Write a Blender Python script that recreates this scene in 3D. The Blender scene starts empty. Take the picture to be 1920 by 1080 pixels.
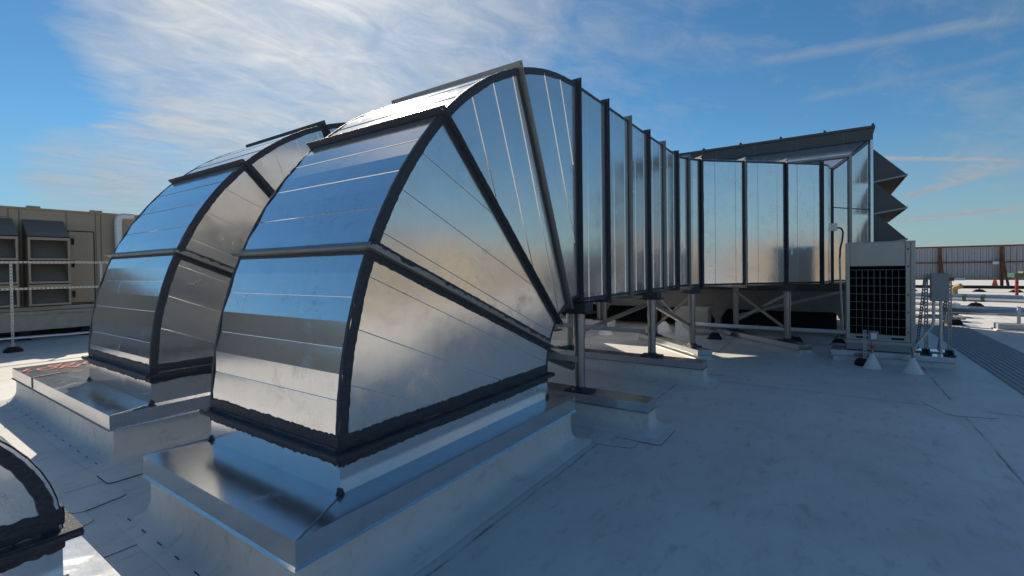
import bpy, math, random
from mathutils import Vector, Matrix, noise
random.seed(7)
R = math.radians
sc = bpy.context.scene
COL = sc.collection
ORG = {}

# ------------------------------------------------------------------ helpers
class MB:
    def __init__(s): s.v = []; s.f = []; s.m = []
    def add(s, vs, fs, mi=0):
        o = len(s.v); s.v += [tuple(v) for v in vs]
        for f in fs: s.f.append([i + o for i in f]); s.m.append(mi)
        return s
    def box(s, x0, y0, z0, x1, y1, z1, mi=0):
        v = [(x0,y0,z0),(x1,y0,z0),(x1,y1,z0),(x0,y1,z0),(x0,y0,z1),(x1,y0,z1),(x1,y1,z1),(x0,y1,z1)]
        return s.add(v, [(3,2,1,0),(4,5,6,7),(0,1,5,4),(1,2,6,5),(2,3,7,6),(3,0,4,7)], mi)
    def obox(s, o, a, b, c, mi=0):
        """box from corner o along vectors a, b, c"""
        o, a, b, c = map(Vector, (o, a, b, c))
        v = [o, o+a, o+a+b, o+b, o+c, o+a+c, o+a+b+c, o+b+c]
        fs = [(3,2,1,0),(4,5,6,7),(0,1,5,4),(1,2,6,5),(2,3,7,6),(3,0,4,7)]
        if a.cross(b).dot(c) < 0: fs = [f[::-1] for f in fs]
        return s.add(v, fs, mi)
    def bar(s, p, q, w, h, up=(0,0,1), mi=0):
        """rectangular bar from p to q, w wide, h high, centred"""
        p, q, up = Vector(p), Vector(q), Vector(up)
        d = q - p; t = d.normalized(); sd = t.cross(up)
        if sd.length < 1e-4: sd = t.cross(Vector((1,0,0)))
        sd.normalize(); u = sd.cross(t)
        return s.obox(p - sd*w/2 - u*h/2, d, sd*w, u*h, mi)
    def angle(s, p, q, w, t=.008, up=(0,0,1), side=1):
        """L-profile steel angle from p to q"""
        p, q, up = Vector(p), Vector(q), Vector(up)
        d = q - p; tt = d.normalized(); sd = tt.cross(up)
        if sd.length < 1e-4: sd = tt.cross(Vector((1,0,0)))
        sd.normalize(); u = sd.cross(tt)
        s.obox(p - u*w/2, d, sd*t*side, u*w)
        s.obox(p - u*w/2 + sd*t*side, d, sd*(w-t)*side, u*t)
        return s
    def tube(s, pts, r, n=14, cap=True, mi=0):
        pts = [Vector(p) for p in pts]; rs = r if isinstance(r, (list, tuple)) else [r]*len(pts)
        rings = []; ref = None
        for i, p in enumerate(pts):
            a = pts[max(i-1, 0)]; b = pts[min(i+1, len(pts)-1)]
            t = (b - a)
            if t.length < 1e-7: t = Vector((0,0,1))
            t.normalize()
            if ref is None:
                ref = t.cross(Vector((0,0,1)))
                if ref.length < 1e-3: ref = Vector((1,0,0))
            ref = (ref - t*ref.dot(t)).normalized(); w = t.cross(ref)
            rings.append([p + (ref*math.cos(2*math.pi*k/n) + w*math.sin(2*math.pi*k/n))*rs[i] for k in range(n)])
        vs = [v for rg in rings for v in rg]; fs = []
        for i in range(len(rings)-1):
            for k in range(n):
                a = i*n+k; b = i*n+(k+1)%n
                fs.append((a, b, b+n, a+n))
        if cap: fs.append(tuple(range(n))[::-1]); fs.append(tuple(range((len(rings)-1)*n, len(rings)*n)))
        return s.add(vs, fs, mi)
    def cyl(s, x, y, z0, z1, r, r1=None, n=16): return s.tube([(x,y,z0),(x,y,z1)], [r, r if r1 is None else r1], n)
    def lathe(s, x, y, prof, n=20):
        vs = []; fs = []
        for r, z in prof:
            for k in range(n): a = 2*math.pi*k/n; vs.append((x+r*math.cos(a), y+r*math.sin(a), z))
        for i in range(len(prof)-1):
            for k in range(n): a = i*n+k; b = i*n+(k+1)%n; fs.append((a, b, b+n, a+n))
        fs.append(tuple(range((len(prof)-1)*n, len(prof)*n)))
        return s.add(vs, fs)
    def build(s, name, mat, parent=None, smooth=False, bevel=0):
        org = Vector((0,0,0)) if parent is None else ORG[parent.name]
        me = bpy.data.meshes.new(name)
        me.from_pydata([tuple(Vector(v)-org) for v in s.v], [], s.f)
        mats = mat if isinstance(mat, (list, tuple)) else [mat]
        for m in mats: me.materials.append(m)
        for p, mi in zip(me.polygons, s.m): p.material_index = mi
        me.update()
        if smooth:
            for p in me.polygons: p.use_smooth = True
            try: me.set_sharp_from_angle(angle=R(40))
            except Exception: pass
        o = bpy.data.objects.new(name, me); COL.objects.link(o)
        if parent is not None: o.parent = parent
        ORG[o.name] = org.copy()
        if bevel:
            b = o.modifiers.new('bevel', 'BEVEL'); b.width = bevel; b.segments = 2; b.limit_method = 'ANGLE'; b.angle_limit = R(35)
        return o

class Split(MB):
    """collects repeated pieces; every piece becomes a mesh of its own"""
    def __init__(s): super().__init__(); s.cut = []
    def mark(s): s.cut.append((len(s.v), len(s.f)))
    def build(s, name, mat, parent=None, **k):
        a = (0, 0); out = None
        for c in s.cut:
            m = MB(); m.v = s.v[a[0]:c[0]]; m.f = [[i-a[0] for i in f] for f in s.f[a[1]:c[1]]]; m.m = s.m[a[1]:c[1]]
            if m.v: out = m.build(name, mat, parent, **k)
            a = c
        return out

def tag(o, label=None, cat=None, group=None, kind=None):
    if label: o['label'] = label
    if cat: o['category'] = cat
    if group: o['group'] = group
    if kind: o['kind'] = kind
    return o
def thing(name, loc, label, cat, group=None, kind=None):
    o = bpy.data.objects.new(name, None); COL.objects.link(o); o.location = loc; o.empty_display_size = .2
    ORG[o.name] = Vector(loc)
    return tag(o, label, cat, group, kind)
def kids(o): return [c for c in list(bpy.data.objects) if c.parent == o]
def copy_tree(o, loc=None, parent=None, label=None):
    c = o.copy(); COL.objects.link(c); c.parent = parent
    if loc is not None: c.location = loc
    if label: c['label'] = label
    ORG[c.name] = Vector(loc) if loc is not None else Vector((0,0,0))
    for ch in kids(o): copy_tree(ch, None, c)
    return c

# ------------------------------------------------------------------ materials
def nm(name):
    m = bpy.data.materials.new(name); m.use_nodes = True
    nt = m.node_tree; b = nt.nodes['Principled BSDF']; return m, nt, b
def N(nt, t, **k):
    n = nt.nodes.new(t)
    for a, v in k.items():
        if a in ('operation','blend_type','data_type','noise_dimensions','feature','wave_type','bands_direction','rings_direction','sky_type','interpolation_type','wave_profile','vector_type','mapping_type','distance'): setattr(n, a, v)
    return n
def lk(nt, a, b): nt.links.new(a, b)
def math_(nt, op, a, b=None, c=None, clamp=False):
    n = nt.nodes.new('ShaderNodeMath'); n.operation = op; n.use_clamp = clamp
    for i, x in enumerate((a, b, c)):
        if x is None: continue
        if isinstance(x, (int, float)): n.inputs[i].default_value = x
        else: nt.links.new(x, n.inputs[i])
    return n.outputs[0]
def ramp(nt, fac, stops):
    n = nt.nodes.new('ShaderNodeValToRGB'); lk(nt, fac, n.inputs[0])
    e = n.color_ramp.elements
    while len(e) < len(stops): e.new(.5)
    for el, (p, c) in zip(e, stops):
        el.position = p; el.color = (c, c, c, 1) if isinstance(c, (int, float)) else (*c, 1)
    return n.outputs[0]
def noise_(nt, vec, scale, detail=4, rough=.55, dist=0, sc3=None):
    if sc3:
        mp = nt.nodes.new('ShaderNodeMapping'); mp.inputs['Scale'].default_value = sc3; lk(nt, vec, mp.inputs[0]); vec = mp.outputs[0]
    n = nt.nodes.new('ShaderNodeTexNoise'); lk(nt, vec, n.inputs['Vector'])
    n.inputs['Scale'].default_value = scale; n.inputs['Detail'].default_value = detail; n.inputs['Roughness'].default_value = rough; n.inputs['Distortion'].default_value = dist
    return n.outputs['Fac']
def mixc(nt, fac, a, b, bt='MIX'):
    n = nt.nodes.new('ShaderNodeMix'); n.data_type = 'RGBA'; n.blend_type = bt
    for i, x in ((0, fac), (6, a), (7, b)):
        if isinstance(x, (int, float)): n.inputs[i].default_value = x if i == 0 else (x, x, x, 1)
        elif isinstance(x, tuple): n.inputs[i].default_value = (*x, 1)
        else: lk(nt, x, n.inputs[i])
    return n.outputs[2]
def texco(nt): return nt.nodes.new('ShaderNodeTexCoord').outputs['Object']
def geopos(nt): return nt.nodes.new('ShaderNodeNewGeometry').outputs['Position']
def bump(nt, b, h, strength, dist):
    n = nt.nodes.new('ShaderNodeBump'); n.inputs['Strength'].default_value = strength; n.inputs['Distance'].default_value = dist
    lk(nt, h, n.inputs['Height']); lk(nt, n.outputs[0], b.inputs['Normal']); return n

def galv(name, col=(.60,.62,.64), r0=.16, r1=.34, oil=.5, dirt=.35, dull=0.0):
    """mill-galvanised sheet: soft mirror, faint spangle, scuffs, grime"""
    m, nt, b = nm(name); v = geopos(nt)
    big = noise_(nt, v, 1.3, 3, .5); mid = noise_(nt, v, 7, 5, .6); fine = noise_(nt, v, 90, 2, .6)
    vor = nt.nodes.new('ShaderNodeTexVoronoi'); lk(nt, v, vor.inputs['Vector']); vor.inputs['Scale'].default_value = 110
    scr = noise_(nt, v, 3.2, 8, .62, 2.6)                      # thin wandering scratch lines
    s1 = math_(nt, 'ABSOLUTE', math_(nt, 'SUBTRACT', scr, .5)); line = ramp(nt, s1, [(0, 1), (.006, .0)])
    msk = ramp(nt, noise_(nt, v, 2.3, 2), [(.46, 0), (.58, 1)])
    line = math_(nt, 'MULTIPLY', line, msk)
    smudge = ramp(nt, noise_(nt, v, 4.5, 6, .66, .6), [(.55, 0), (.78, 1)])
    streak = ramp(nt, noise_(nt, v, 1, 5, .6, 0, (14, 14, .9)), [(.5, 0), (.8, 1)])
    k = math_(nt, 'MULTIPLY_ADD', vor.outputs['Color'], .07, .93)
    c = mixc(nt, 1, col, k, 'MULTIPLY')
    d = math_(nt, 'ADD', math_(nt, 'MULTIPLY', smudge, dirt), math_(nt, 'MULTIPLY', streak, dirt*.6), clamp=True)
    c = mixc(nt, d, c, (col[0]*.66, col[1]*.64, col[2]*.60))
    c = mixc(nt, math_(nt, 'MULTIPLY', line, .55), c, (.10,.10,.10))
    lk(nt, c, b.inputs['Base Color'])
    b.inputs['Metallic'].default_value = 1 - dull
    rr = math_(nt, 'MULTIPLY_ADD', mid, (r1-r0), r0)
    rr = math_(nt, 'MULTIPLY_ADD', smudge, .17, rr); rr = math_(nt, 'MULTIPLY_ADD', fine, .06, rr)
    lk(nt, rr, b.inputs['Roughness'])
    h = math_(nt, 'ADD', math_(nt, 'MULTIPLY_ADD', noise_(nt, v, 5.5, 3, .5), .10, big), math_(nt, 'MULTIPLY', noise_(nt, v, 260, 1), .0022))
    bump(nt, b, h, oil, .02)
    return m
def plain(name, col, rough=.6, metal=0, var=.15, nscale=8, bumps=.0, spec=.5):
    m, nt, b = nm(name); v = geopos(nt)
    n = noise_(nt, v, nscale, 6, .6)
    c = mixc(nt, ramp(nt, n, [(.3, 0), (.75, 1)]), tuple(x*(1-var) for x in col), tuple(min(1, x*(1+var)) for x in col))
    lk(nt, c, b.inputs['Base Color']); b.inputs['Metallic'].default_value = metal
    lk(nt, math_(nt, 'MULTIPLY_ADD', n, .2, rough-.1), b.inputs['Roughness'])
    b.inputs['Specular IOR Level'].default_value = spec
    if bumps: bump(nt, b, noise_(nt, v, nscale*6, 4), bumps, .01)
    return m

def membrane(name, seams=True, base=(.74,.73,.70)):
    m, nt, b = nm(name); v = geopos(nt)
    sx = nt.nodes.new('ShaderNodeSeparateXYZ'); lk(nt, v, sx.inputs[0]); X, Y, Z = sx.outputs
    big = noise_(nt, v, .35, 4, .6); mid = noise_(nt, v, 2.2, 7, .65, .4)
    stk = noise_(nt, v, 1, 6, .7, .3, (3.2, 9, 6))            # scuffs drawn out along x
    stk2 = noise_(nt, v, 1, 6, .72, .3, (16, 5, 6))
    spk = noise_(nt, v, 38, 3, .7)
    c = mixc(nt, ramp(nt, big, [(.3, 0), (.7, 1)]), base, tuple(x*.84 for x in base))
    c = mixc(nt, math_(nt, 'MULTIPLY', ramp(nt, mid, [(.46, 0), (.74, 1)]), .28), c, (.36,.34,.31))
    c = mixc(nt, math_(nt, 'MULTIPLY', ramp(nt, stk, [(.55, 0), (.73, 1)]), .46), c, (.24,.23,.21))
    c = mixc(nt, math_(nt, 'MULTIPLY', ramp(nt, stk2, [(.60, 0), (.74, 1)]), .42), c, (.20,.19,.18))
    c = mixc(nt, math_(nt, 'MULTIPLY', ramp(nt, spk, [(.68, 0), (.76, 1)]), .5), c, (.12,.11,.10))
    if seams:
        wob = math_(nt, 'MULTIPLY', math_(nt, 'SUBTRACT', noise_(nt, v, 1.7, 3), .5), .05)
        def lines(co, off, per, w):
            t = math_(nt, 'ADD', math_(nt, 'SUBTRACT', co, off), wob)
            t = math_(nt, 'DIVIDE', t, per); t = math_(nt, 'FRACT', math_(nt, 'ADD', t, 100.5)); t = math_(nt, 'ABSOLUTE', math_(nt, 'SUBTRACT', t, .5))
            return t, math_(nt, 'MULTIPLY', t, per)
        t1, d1 = lines(Y, -1.26, 3.2, 0); t2, d2 = lines(X, 7.7, 9.3, 0)
        dm = math_(nt, 'MINIMUM', d1, d2)
        brk = ramp(nt, noise_(nt, v, 1.9, 4, .7), [(.38, .15), (.6, 1)])
        ln = math_(nt, 'MULTIPLY', ramp(nt, dm, [(.0, 1), (.007, .7), (.014, 0)]), brk)
        c = mixc(nt, math_(nt, 'MULTIPLY', ramp(nt, dm, [(0, 1), (.16, 0)]), .16), c, (.40,.39,.37))
        c = mixc(nt, math_(nt, 'MULTIPLY', ln, .85), c, (.06,.06,.06))
        hh = math_(nt, 'ADD', math_(nt, 'MULTIPLY', ramp(nt, dm, [(.05, 1), (.07, 0)]), .35), math_(nt, 'ADD', math_(nt, 'MULTIPLY', mid, .25), math_(nt, 'MULTIPLY', big, 1.2)))
        bump(nt, b, hh, .35, .02)
    else:
        bump(nt, b, mid, .25, .012)
    lk(nt, c, b.inputs['Base Color'])
    lk(nt, math_(nt, 'MULTIPLY_ADD', mid, .25, .38), b.inputs['Roughness'])
    b.inputs['Specular IOR Level'].default_value = .35
    return m

def mastic_mat():
    m, nt, b = nm('mastic'); v = geopos(nt)
    n = noise_(nt, v, 1, 6, .7, .4, (30, 30, 60)); n2 = noise_(nt, v, 9, 5, .6)
    c = mixc(nt, n, (.012,.016,.026), (.075,.085,.105)); lk(nt, c, b.inputs['Base Color'])
    lk(nt, math_(nt, 'MULTIPLY_ADD', n2, .35, .32), b.inputs['Roughness'])
    bump(nt, b, math_(nt, 'ADD', math_(nt, 'MULTIPLY', n, 1.6), n2), 1.0, .012); return m

def rust_mat():
    m, nt, b = nm('rusty_steel'); v = geopos(nt)
    n = noise_(nt, v, 5, 6, .65)
    lk(nt, mixc(nt, ramp(nt, n, [(.35, 0), (.7, 1)]), (.23,.075,.032), (.09,.035,.02)), b.inputs['Base Color'])
    b.inputs['Roughness'].default_value = .8; return m

M_duct  = galv('galvanised_sheet', (.82,.83,.84), .09, .15, .17, .25, .10)
M_side  = galv('galvanised_side_sheet', (.84,.84,.83), .11, .19, .30, .26, .17)
M_cap   = galv('galvanised_cap_sheet', (.70,.72,.73), .10, .20, .08, .28, .12)
M_ang   = galv('galvanised_angle', (.30,.31,.31), .38, .55, .05, .5, .25)
M_pipe  = galv('galvanised_pipe', (.27,.28,.29), .28, .5, .05, .6)
M_strut = galv('galvanised_strut', (.30,.32,.34), .4, .55, .0, .3, .2)
M_white_strut = plain('pale_strut', (.48,.49,.48), .5, .3, .1)
M_mas   = mastic_mat()
M_roof  = membrane('roof_membrane')
M_skirt = membrane('flashing_membrane', False, (.76,.75,.72))
M_rust  = rust_mat()
M_rubber= plain('black_rubber', (.012,.012,.013), .8, 0, .3, 20, .3)  # also blackens the added shade boxes under both air handlers
M_void  = plain('dark_interior', (.010,.010,.012), .9)
M_ahu   = plain('dark_grey_panel', (.062,.070,.078), .45, 0, .08, 3)
M_tan   = plain('tan_panel', (.32,.262,.19), .42, 0, .07, 2.5, .02)
M_tanh  = plain('grey_hood_paint', (.16,.145,.125), .5, 0, .08, 3)
M_ivory = plain('ivory_panel', (.40,.40,.365), .45, 0, .06, 5)
M_base  = plain('grey_base_frame', (.34,.34,.32), .5, .2, .15, 4)
M_white = plain('white_flashing', (.72,.73,.74), .5, 0, .1, 12)
M_baseD = plain('dark_base_frame', (.16,.16,.155), .5, .1, .15, 4)
M_grid  = plain('wire_guard', (.33,.38,.38), .45, .3, .05)
M_black = plain('black_coil', (.003,.003,.004), .95, spec=.05)
M_orange= plain('orange_paint', (.70,.16,.03), .6)
M_cone  = plain('traffic_orange', (.7,.10,.03), .5)
M_red   = plain('red_paint', (.30,.03,.03), .5, 0, .2)
M_stencil = plain('faded_red_stencil', (.46,.07,.06), .6, 0, .45, 14)
M_green = plain('green_paint', (.03,.11,.07), .5)
M_yellow= plain('yellow_paint', (.34,.22,.07), .6)
M_fence = galv('corrugated_zinc', (.40,.41,.43), .42, .6, .05, .5, .35)
M_jack  = galv('pipe_jacketing', (.50,.54,.60), .25, .4, .05, .2)
M_rustst= plain('rust_stain', (.42,.19,.07), .7, 0, .35, 9)
M_walk  = plain('walkway_pad', (.30,.32,.34), .6, 0, .14, 5, .2)
M_box   = plain('enclosure_grey', (.22,.25,.26), .5, 0, .05, 4)

# ------------------------------------------------------------------ mastic strip
def mastic(mb, pts, nrm, wl, wr, h=.006, step=.022, rag=.3, seed=0.0):
    """ragged trowelled band along a polyline; nrm(p) -> outward normal"""
    P = []
    for a, b in zip(pts[:-1], pts[1:]):
        a, b = Vector(a), Vector(b); n = max(1, int((b-a).length/step))
        for i in range(n): P.append(a.lerp(b, i/n))
    P.append(Vector(pts[-1]))
    rows = []; wl *= .72; wr *= .72; rag *= .8
    for i, p in enumerate(P):
        t = (P[min(i+1, len(P)-1)] - P[max(i-1, 0)]).normalized()
        n = Vector(nrm(p) if callable(nrm) else nrm).normalized(); s = n.cross(t).normalized()
        k1 = 1 + rag*(noise.noise(p*4 + Vector((seed,0,0)))*.7 + .3*noise.noise(p*17 + Vector((seed,1,0))) + .8*noise.noise(p*52 + Vector((seed,3,0))))
        k2 = 1 + rag*(noise.noise(p*4 + Vector((seed,7,0)))*.7 + .3*noise.noise(p*17 + Vector((seed,8,0))) + .8*noise.noise(p*52 + Vector((seed,9,0))))
        a = p + s*wl*max(.25, k1); b = p - s*wr*max(.25, k2)
        hh = h*(1+.3*noise.noise(p*20))
        rows.append([a + n*.0005, a + (b-a)*.07 + n*hh*.8, a + (b-a)*.5 + n*hh, a + (b-a)*.93 + n*hh*.8, b + n*.0005])
    vs = [v for r in rows for v in r]; fs = []
    for i in range(len(rows)-1):
        for k in range(4): a = i*5+k; fs.append((a, a+1, a+6, a+5))
    fs.append((0,1,2,3,4)); e = (len(rows)-1)*5; fs.append((e+4,e+3,e+2,e+1,e))
    mb.add(vs, fs)

def ring_flange(parent, quad, t, mat, out=.058, w=.045, two=False, bolts=True):
    """steel angle ring round a duct: quad = 4 corners in order, t = duct axis direction"""
    t = Vector(t).normalized(); q = [Vector(p) for p in quad]; c = sum(q, Vector())/4
    mb = MB(); th = .009
    for i in range(4):
        a, b = q[i], q[(i+1)%4]; e = (b-a).normalized(); n = t.cross(e)
        if n.dot((a+b)/2 - c) < 0: n = -n
        ex = e*out
        A = a - ex; L = (b-a) + 2*ex
        if i % 2: A = a; L = b-a
        mb.obox(A - t*th*.5, L, n*out, t*th)
        mb.obox(a + t*th*.5, (b-a), n*.007, t*w)
        if two: mb.obox(a - t*(th*.5+w), (b-a), n*.007, t*w)
    fl = mb.build('flange', mat, parent)
    if mat is M_mas:
        ds = Split(); a, b = q[0], q[1]; e = (b-a).normalized(); n = t.cross(e); L = (b-a).length
        if n.dot((a+b)/2 - c) < 0: n = -n
        f = .12
        while f < L-.12:
            l = random.uniform(.05, .13)
            if random.random() < .75: ds.obox(a + e*f + n*.008 + t*.010, e*l, n*.0015, t*.013); ds.mark()
            f += l + random.uniform(.07, .16)
        ds.build('bare_metal_strip', M_side, fl)
    if bolts:
        bb = Split()
        for i in range(4):
            a = q[i]; d = (a-c); d -= t*d.dot(t)
            prev = (q[i-1]-a).normalized(); nx = (q[(i+1)%4]-a).normalized()
            p = a - prev*.034 - nx*.034
            bb.tube([p - t*.014, p + t*.014], .011, 6)
            bb.mark()
        if mat is not M_mas:
            a, b = q[0], q[1]; e = (b-a).normalized(); n = t.cross(e); L = (b-a).length
            if n.dot((a+b)/2 - c) < 0: n = -n
            for k in range(1, int(L/.3)):
                p = a + e*(k*.3) + n*.007 + t*w*.6; bb.tube([p, p+n*.006], .008, 6); bb.mark()
        bb.build('bolt', M_pipe, fl)
    return fl

RIBS = [[(1.9,1.73,4.02,.84),(1.79,1.42,3.31,.79),(1.74,1.09,2.52,.76)],
        [(2.01,2.01,4.12,1.13),(2.17,2.31,3.77,1.62),(2.36,2.59,3.19,2.23)],
        [(2.93,3.14,3.23,2.38),(3.25,3.25,3.82,1.76),(3.57,3.34,4.32,1.28)],
        [(4.15,3.51,4.71,2.05),(4.46,3.60,4.69,2.91)]]

def rib(mb, p, q, n, w=.009, h=.007, fin=False):
    w *= .5; h *= .7
    p, q, n = Vector(p), Vector(q), Vector(n); e = (q-p); s = n.cross(e.normalized())
    a = p - s*w/2; L = e
    vs = [p - s*w/2, p + s*w/2, p + n*h, q - s*w/2, q + s*w/2, q + n*h]
    mb.add(vs, [(0,3,5,2),(2,5,4,1),(0,2,1),(3,4,5)])
    if isinstance(mb, Split): mb.mark()

def elbow(root, cx, cz, Ro, Ri, y0, y1, flmats, ribs=RIBS, rdx=0, rdz=0, zbase=None, nsec=4, nf=8, sgn=1, seed=0):
    """90 degree rising elbow as flat-faceted sheet sections; sgn=-1 mirrors it to turn the other way"""
    def pt(r, a, y): return Vector((cx - sgn*r*math.cos(a), y, cz + r*math.sin(a)))
    A = math.pi/2/nsec
    for s in range(nsec):
        a0 = s*A; a1 = a0 + A
        an = [a0 + (a1-a0)*k/nf for k in range(nf+1)]
        jit = [0]+[(-.0026 if k % 2 else .0030)+random.uniform(-.0025, .0025) for k in range(nf-1)]+[0]
        O0 = [pt(Ro+j, a, y0) for a, j in zip(an, jit)]; O1 = [pt(Ro+j, a, y1) for a, j in zip(an, jit)]
        I0 = [pt(Ri, a, y0) for a in an]; I1 = [pt(Ri, a, y1) for a in an]
        mb = MB(); n = nf+1
        mb.add(O0+O1, [(k, k+1, k+1+n, k+n)[::-sgn] for k in range(nf)])
        body = mb.build('curved_panel', M_duct, root)
        mb = MB(); mb.add(I0+I1, [(k, k+1, k+1+n, k+n)[::sgn] for k in range(nf)]); mb.build('throat_panel', M_duct, root)
        sb = MB()
        sb.add(O0 + I0[::-1], [tuple(range(2*n))[::sgn]])
        sidep = sb.build('side_panel', M_side, root)
        sb = MB(); sb.add(O1 + I1[::-1], [tuple(range(2*n))[::-sgn]]); sb.build('side_panel', M_side, root)
        rb = Split()
        for k in (2, 4, 6):
            nr = (O0[k] - Vector((cx, y0, cz))).normalized()
            rib(rb, O0[k], O1[k], nr, .011, .008)
        rb.build('standing_seam', M_duct, body)
        if ribs:
            rr = Split()
            for x0, z0, x1, z1 in ribs[s]:
                X0, Z0 = x0+rdx, z0+rdz; dx, dz = x0-x1, z0-z1; L_ = math.hypot(dx, dz); g = 0
                while math.hypot(X0+dx/L_*g-cx, Z0+dz/L_*g-cz) < Ro-.035 and g < 1.2: g += .01
                x0 += dx/L_*g; z0 += dz/L_*g
                rib(rr, (x0+rdx, y0, z0+rdz), (x1+rdx, y0, z1+rdz), (0,-1,0), .012, .009)
                rib(rr, (x0+rdx, y1, z0+rdz), (x1+rdx, y1, z1+rdz), (0,1,0), .012, .009)
            rr.build('standing_seam', M_side, sidep)
        # mastic along the curved corners
        mm = MB()
        for O, y, nd in ((O0, y0, -1), (O1, y1, 1)):
            ins = [pt(Ro-.03, a, y) for a in an]
            mastic(mm, ins, (0, nd, 0), .045, .045, .007, seed=seed+s+nd)
            ins = [pt(Ri+.012, a, y) for a in an]
            mastic(mm, ins, (0, nd, 0), .022, .022, .006, seed=seed+s+nd)
            ed = [pt(Ro+.001, a, y - nd*.018) for a in an]
            mastic(mm, ed, lambda p: (p.x-cx, 0, p.z-cz), .022, .022, .006, seed=seed+9+s)
        # beside the ring flanges
        for a, da in ((a0, .035), (a1, -.035)):
            for y, nd in ((y0, -1), (y1, 1)):
                p = pt(Ri, a, y); q = pt(Ro, a, y); off = (pt(Ro, a+.01, y)-q).normalized()*(.045 if da > 0 else -.03)
                mastic(mm, [p+off, q+off], (0, nd, 0), .035, .035, .007, seed=seed+2*s+nd+da)
            off = (pt(Ro, a+.01, y0)-pt(Ro, a, y0)).normalized()*(.04 if da > 0 else -.02)
            nr = pt(1, a, y0) - pt(0, a, y0)
            mastic(mm, [pt(Ro-.0005, a, y0)+off, pt(Ro-.0005, a, y1)+off], nr, .02, .02, .005, seed=seed+s+da)
        mm.build('sealant', M_mas, sidep)
    for i in range(nsec+1):
        if flmats[i] is None: continue
        a = i*A; t = Vector((sgn*math.sin(a), 0, math.cos(a)))
        q = [pt(Ri, a, y0), pt(Ro, a, y0), pt(Ro, a, y1), pt(Ri, a, y1)]
        ring_flange(root, q, t, flmats[i])

def collar(root, x0, y0, x1, y1, z0, z1, seed=0):
    mb = MB()
    mb.add([(x0,y0,z0),(x1,y0,z0),(x1,y1,z0),(x0,y1,z0),(x0,y0,z1),(x1,y0,z1),(x1,y1,z1),(x0,y1,z1)], [(0,1,5,4),(1,2,6,5),(2,3,7,6),(3,0,4,7)])
    c = mb.build('base_collar', M_duct, root)
    mm = MB(); zc = z1-.03
    for a, b, n in (((x0,y0,zc),(x1,y0,zc),(0,-1,0)),((x1,y1,zc),(x0,y1,zc),(0,1,0)),((x0,y1,zc),(x0,y0,zc),(-1,0,0)),((x1,y0,zc),(x1,y1,zc),(1,0,0))):
        mastic(mm, [a, b], n, .06, .06, .01, step=.014, rag=.5, seed=seed+n[0])
        mastic(mm, [Vector(a)+Vector((0,0,.105)), Vector(b)+Vector((0,0,.105))], n, .045, .055, .009, step=.014, rag=.5, seed=seed+4+n[0])
    for x, y in ((x0,y0),(x0,y1),(x1,y0)):
        prof = [(.055,z0-.004),(.042,z0+.006),(.026,z0+.012),(.018,z0+.03),(.015,z0+.05),(.003,z0+.054)]
        v0 = len(mm.v); mm.lathe(x, y, prof, 12)
        mm.v[v0:] = [tuple(Vector(v) + noise.noise_vector(Vector(v)*45)*.008) for v in mm.v[v0:]]
    mm.build('sealant', M_mas, c)
    # doubled angle iron, mastic covered
    fm = MB(); o = .055
    for dz in (-.012, .012):
        z = z1 + dz
        fm.box(x0-o, y0-o, z-.006, x1+o, y0, z+.006); fm.box(x0-o, y1, z-.006, x1+o, y1+o, z+.006)
        fm.box(x0-o, y0, z-.006, x0, y1, z+.006); fm.box(x1, y0, z-.006, x1+o, y1, z+.006)
    fl = fm.build('base_flange', M_mas, root)
    ms = MB()
    for a, b, n in (((x0-o,y0-o,z1),(x1+o,y0-o,z1),(0,-1,0)),((x0-o,y1+o,z1),(x0-o,y0-o,z1),(-1,0,0))):
        mastic(ms, [a, b], n, .016, .016, .006, step=.02, rag=.35, seed=seed+2)
    ms.build('sealant', M_mas, fl)

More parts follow.
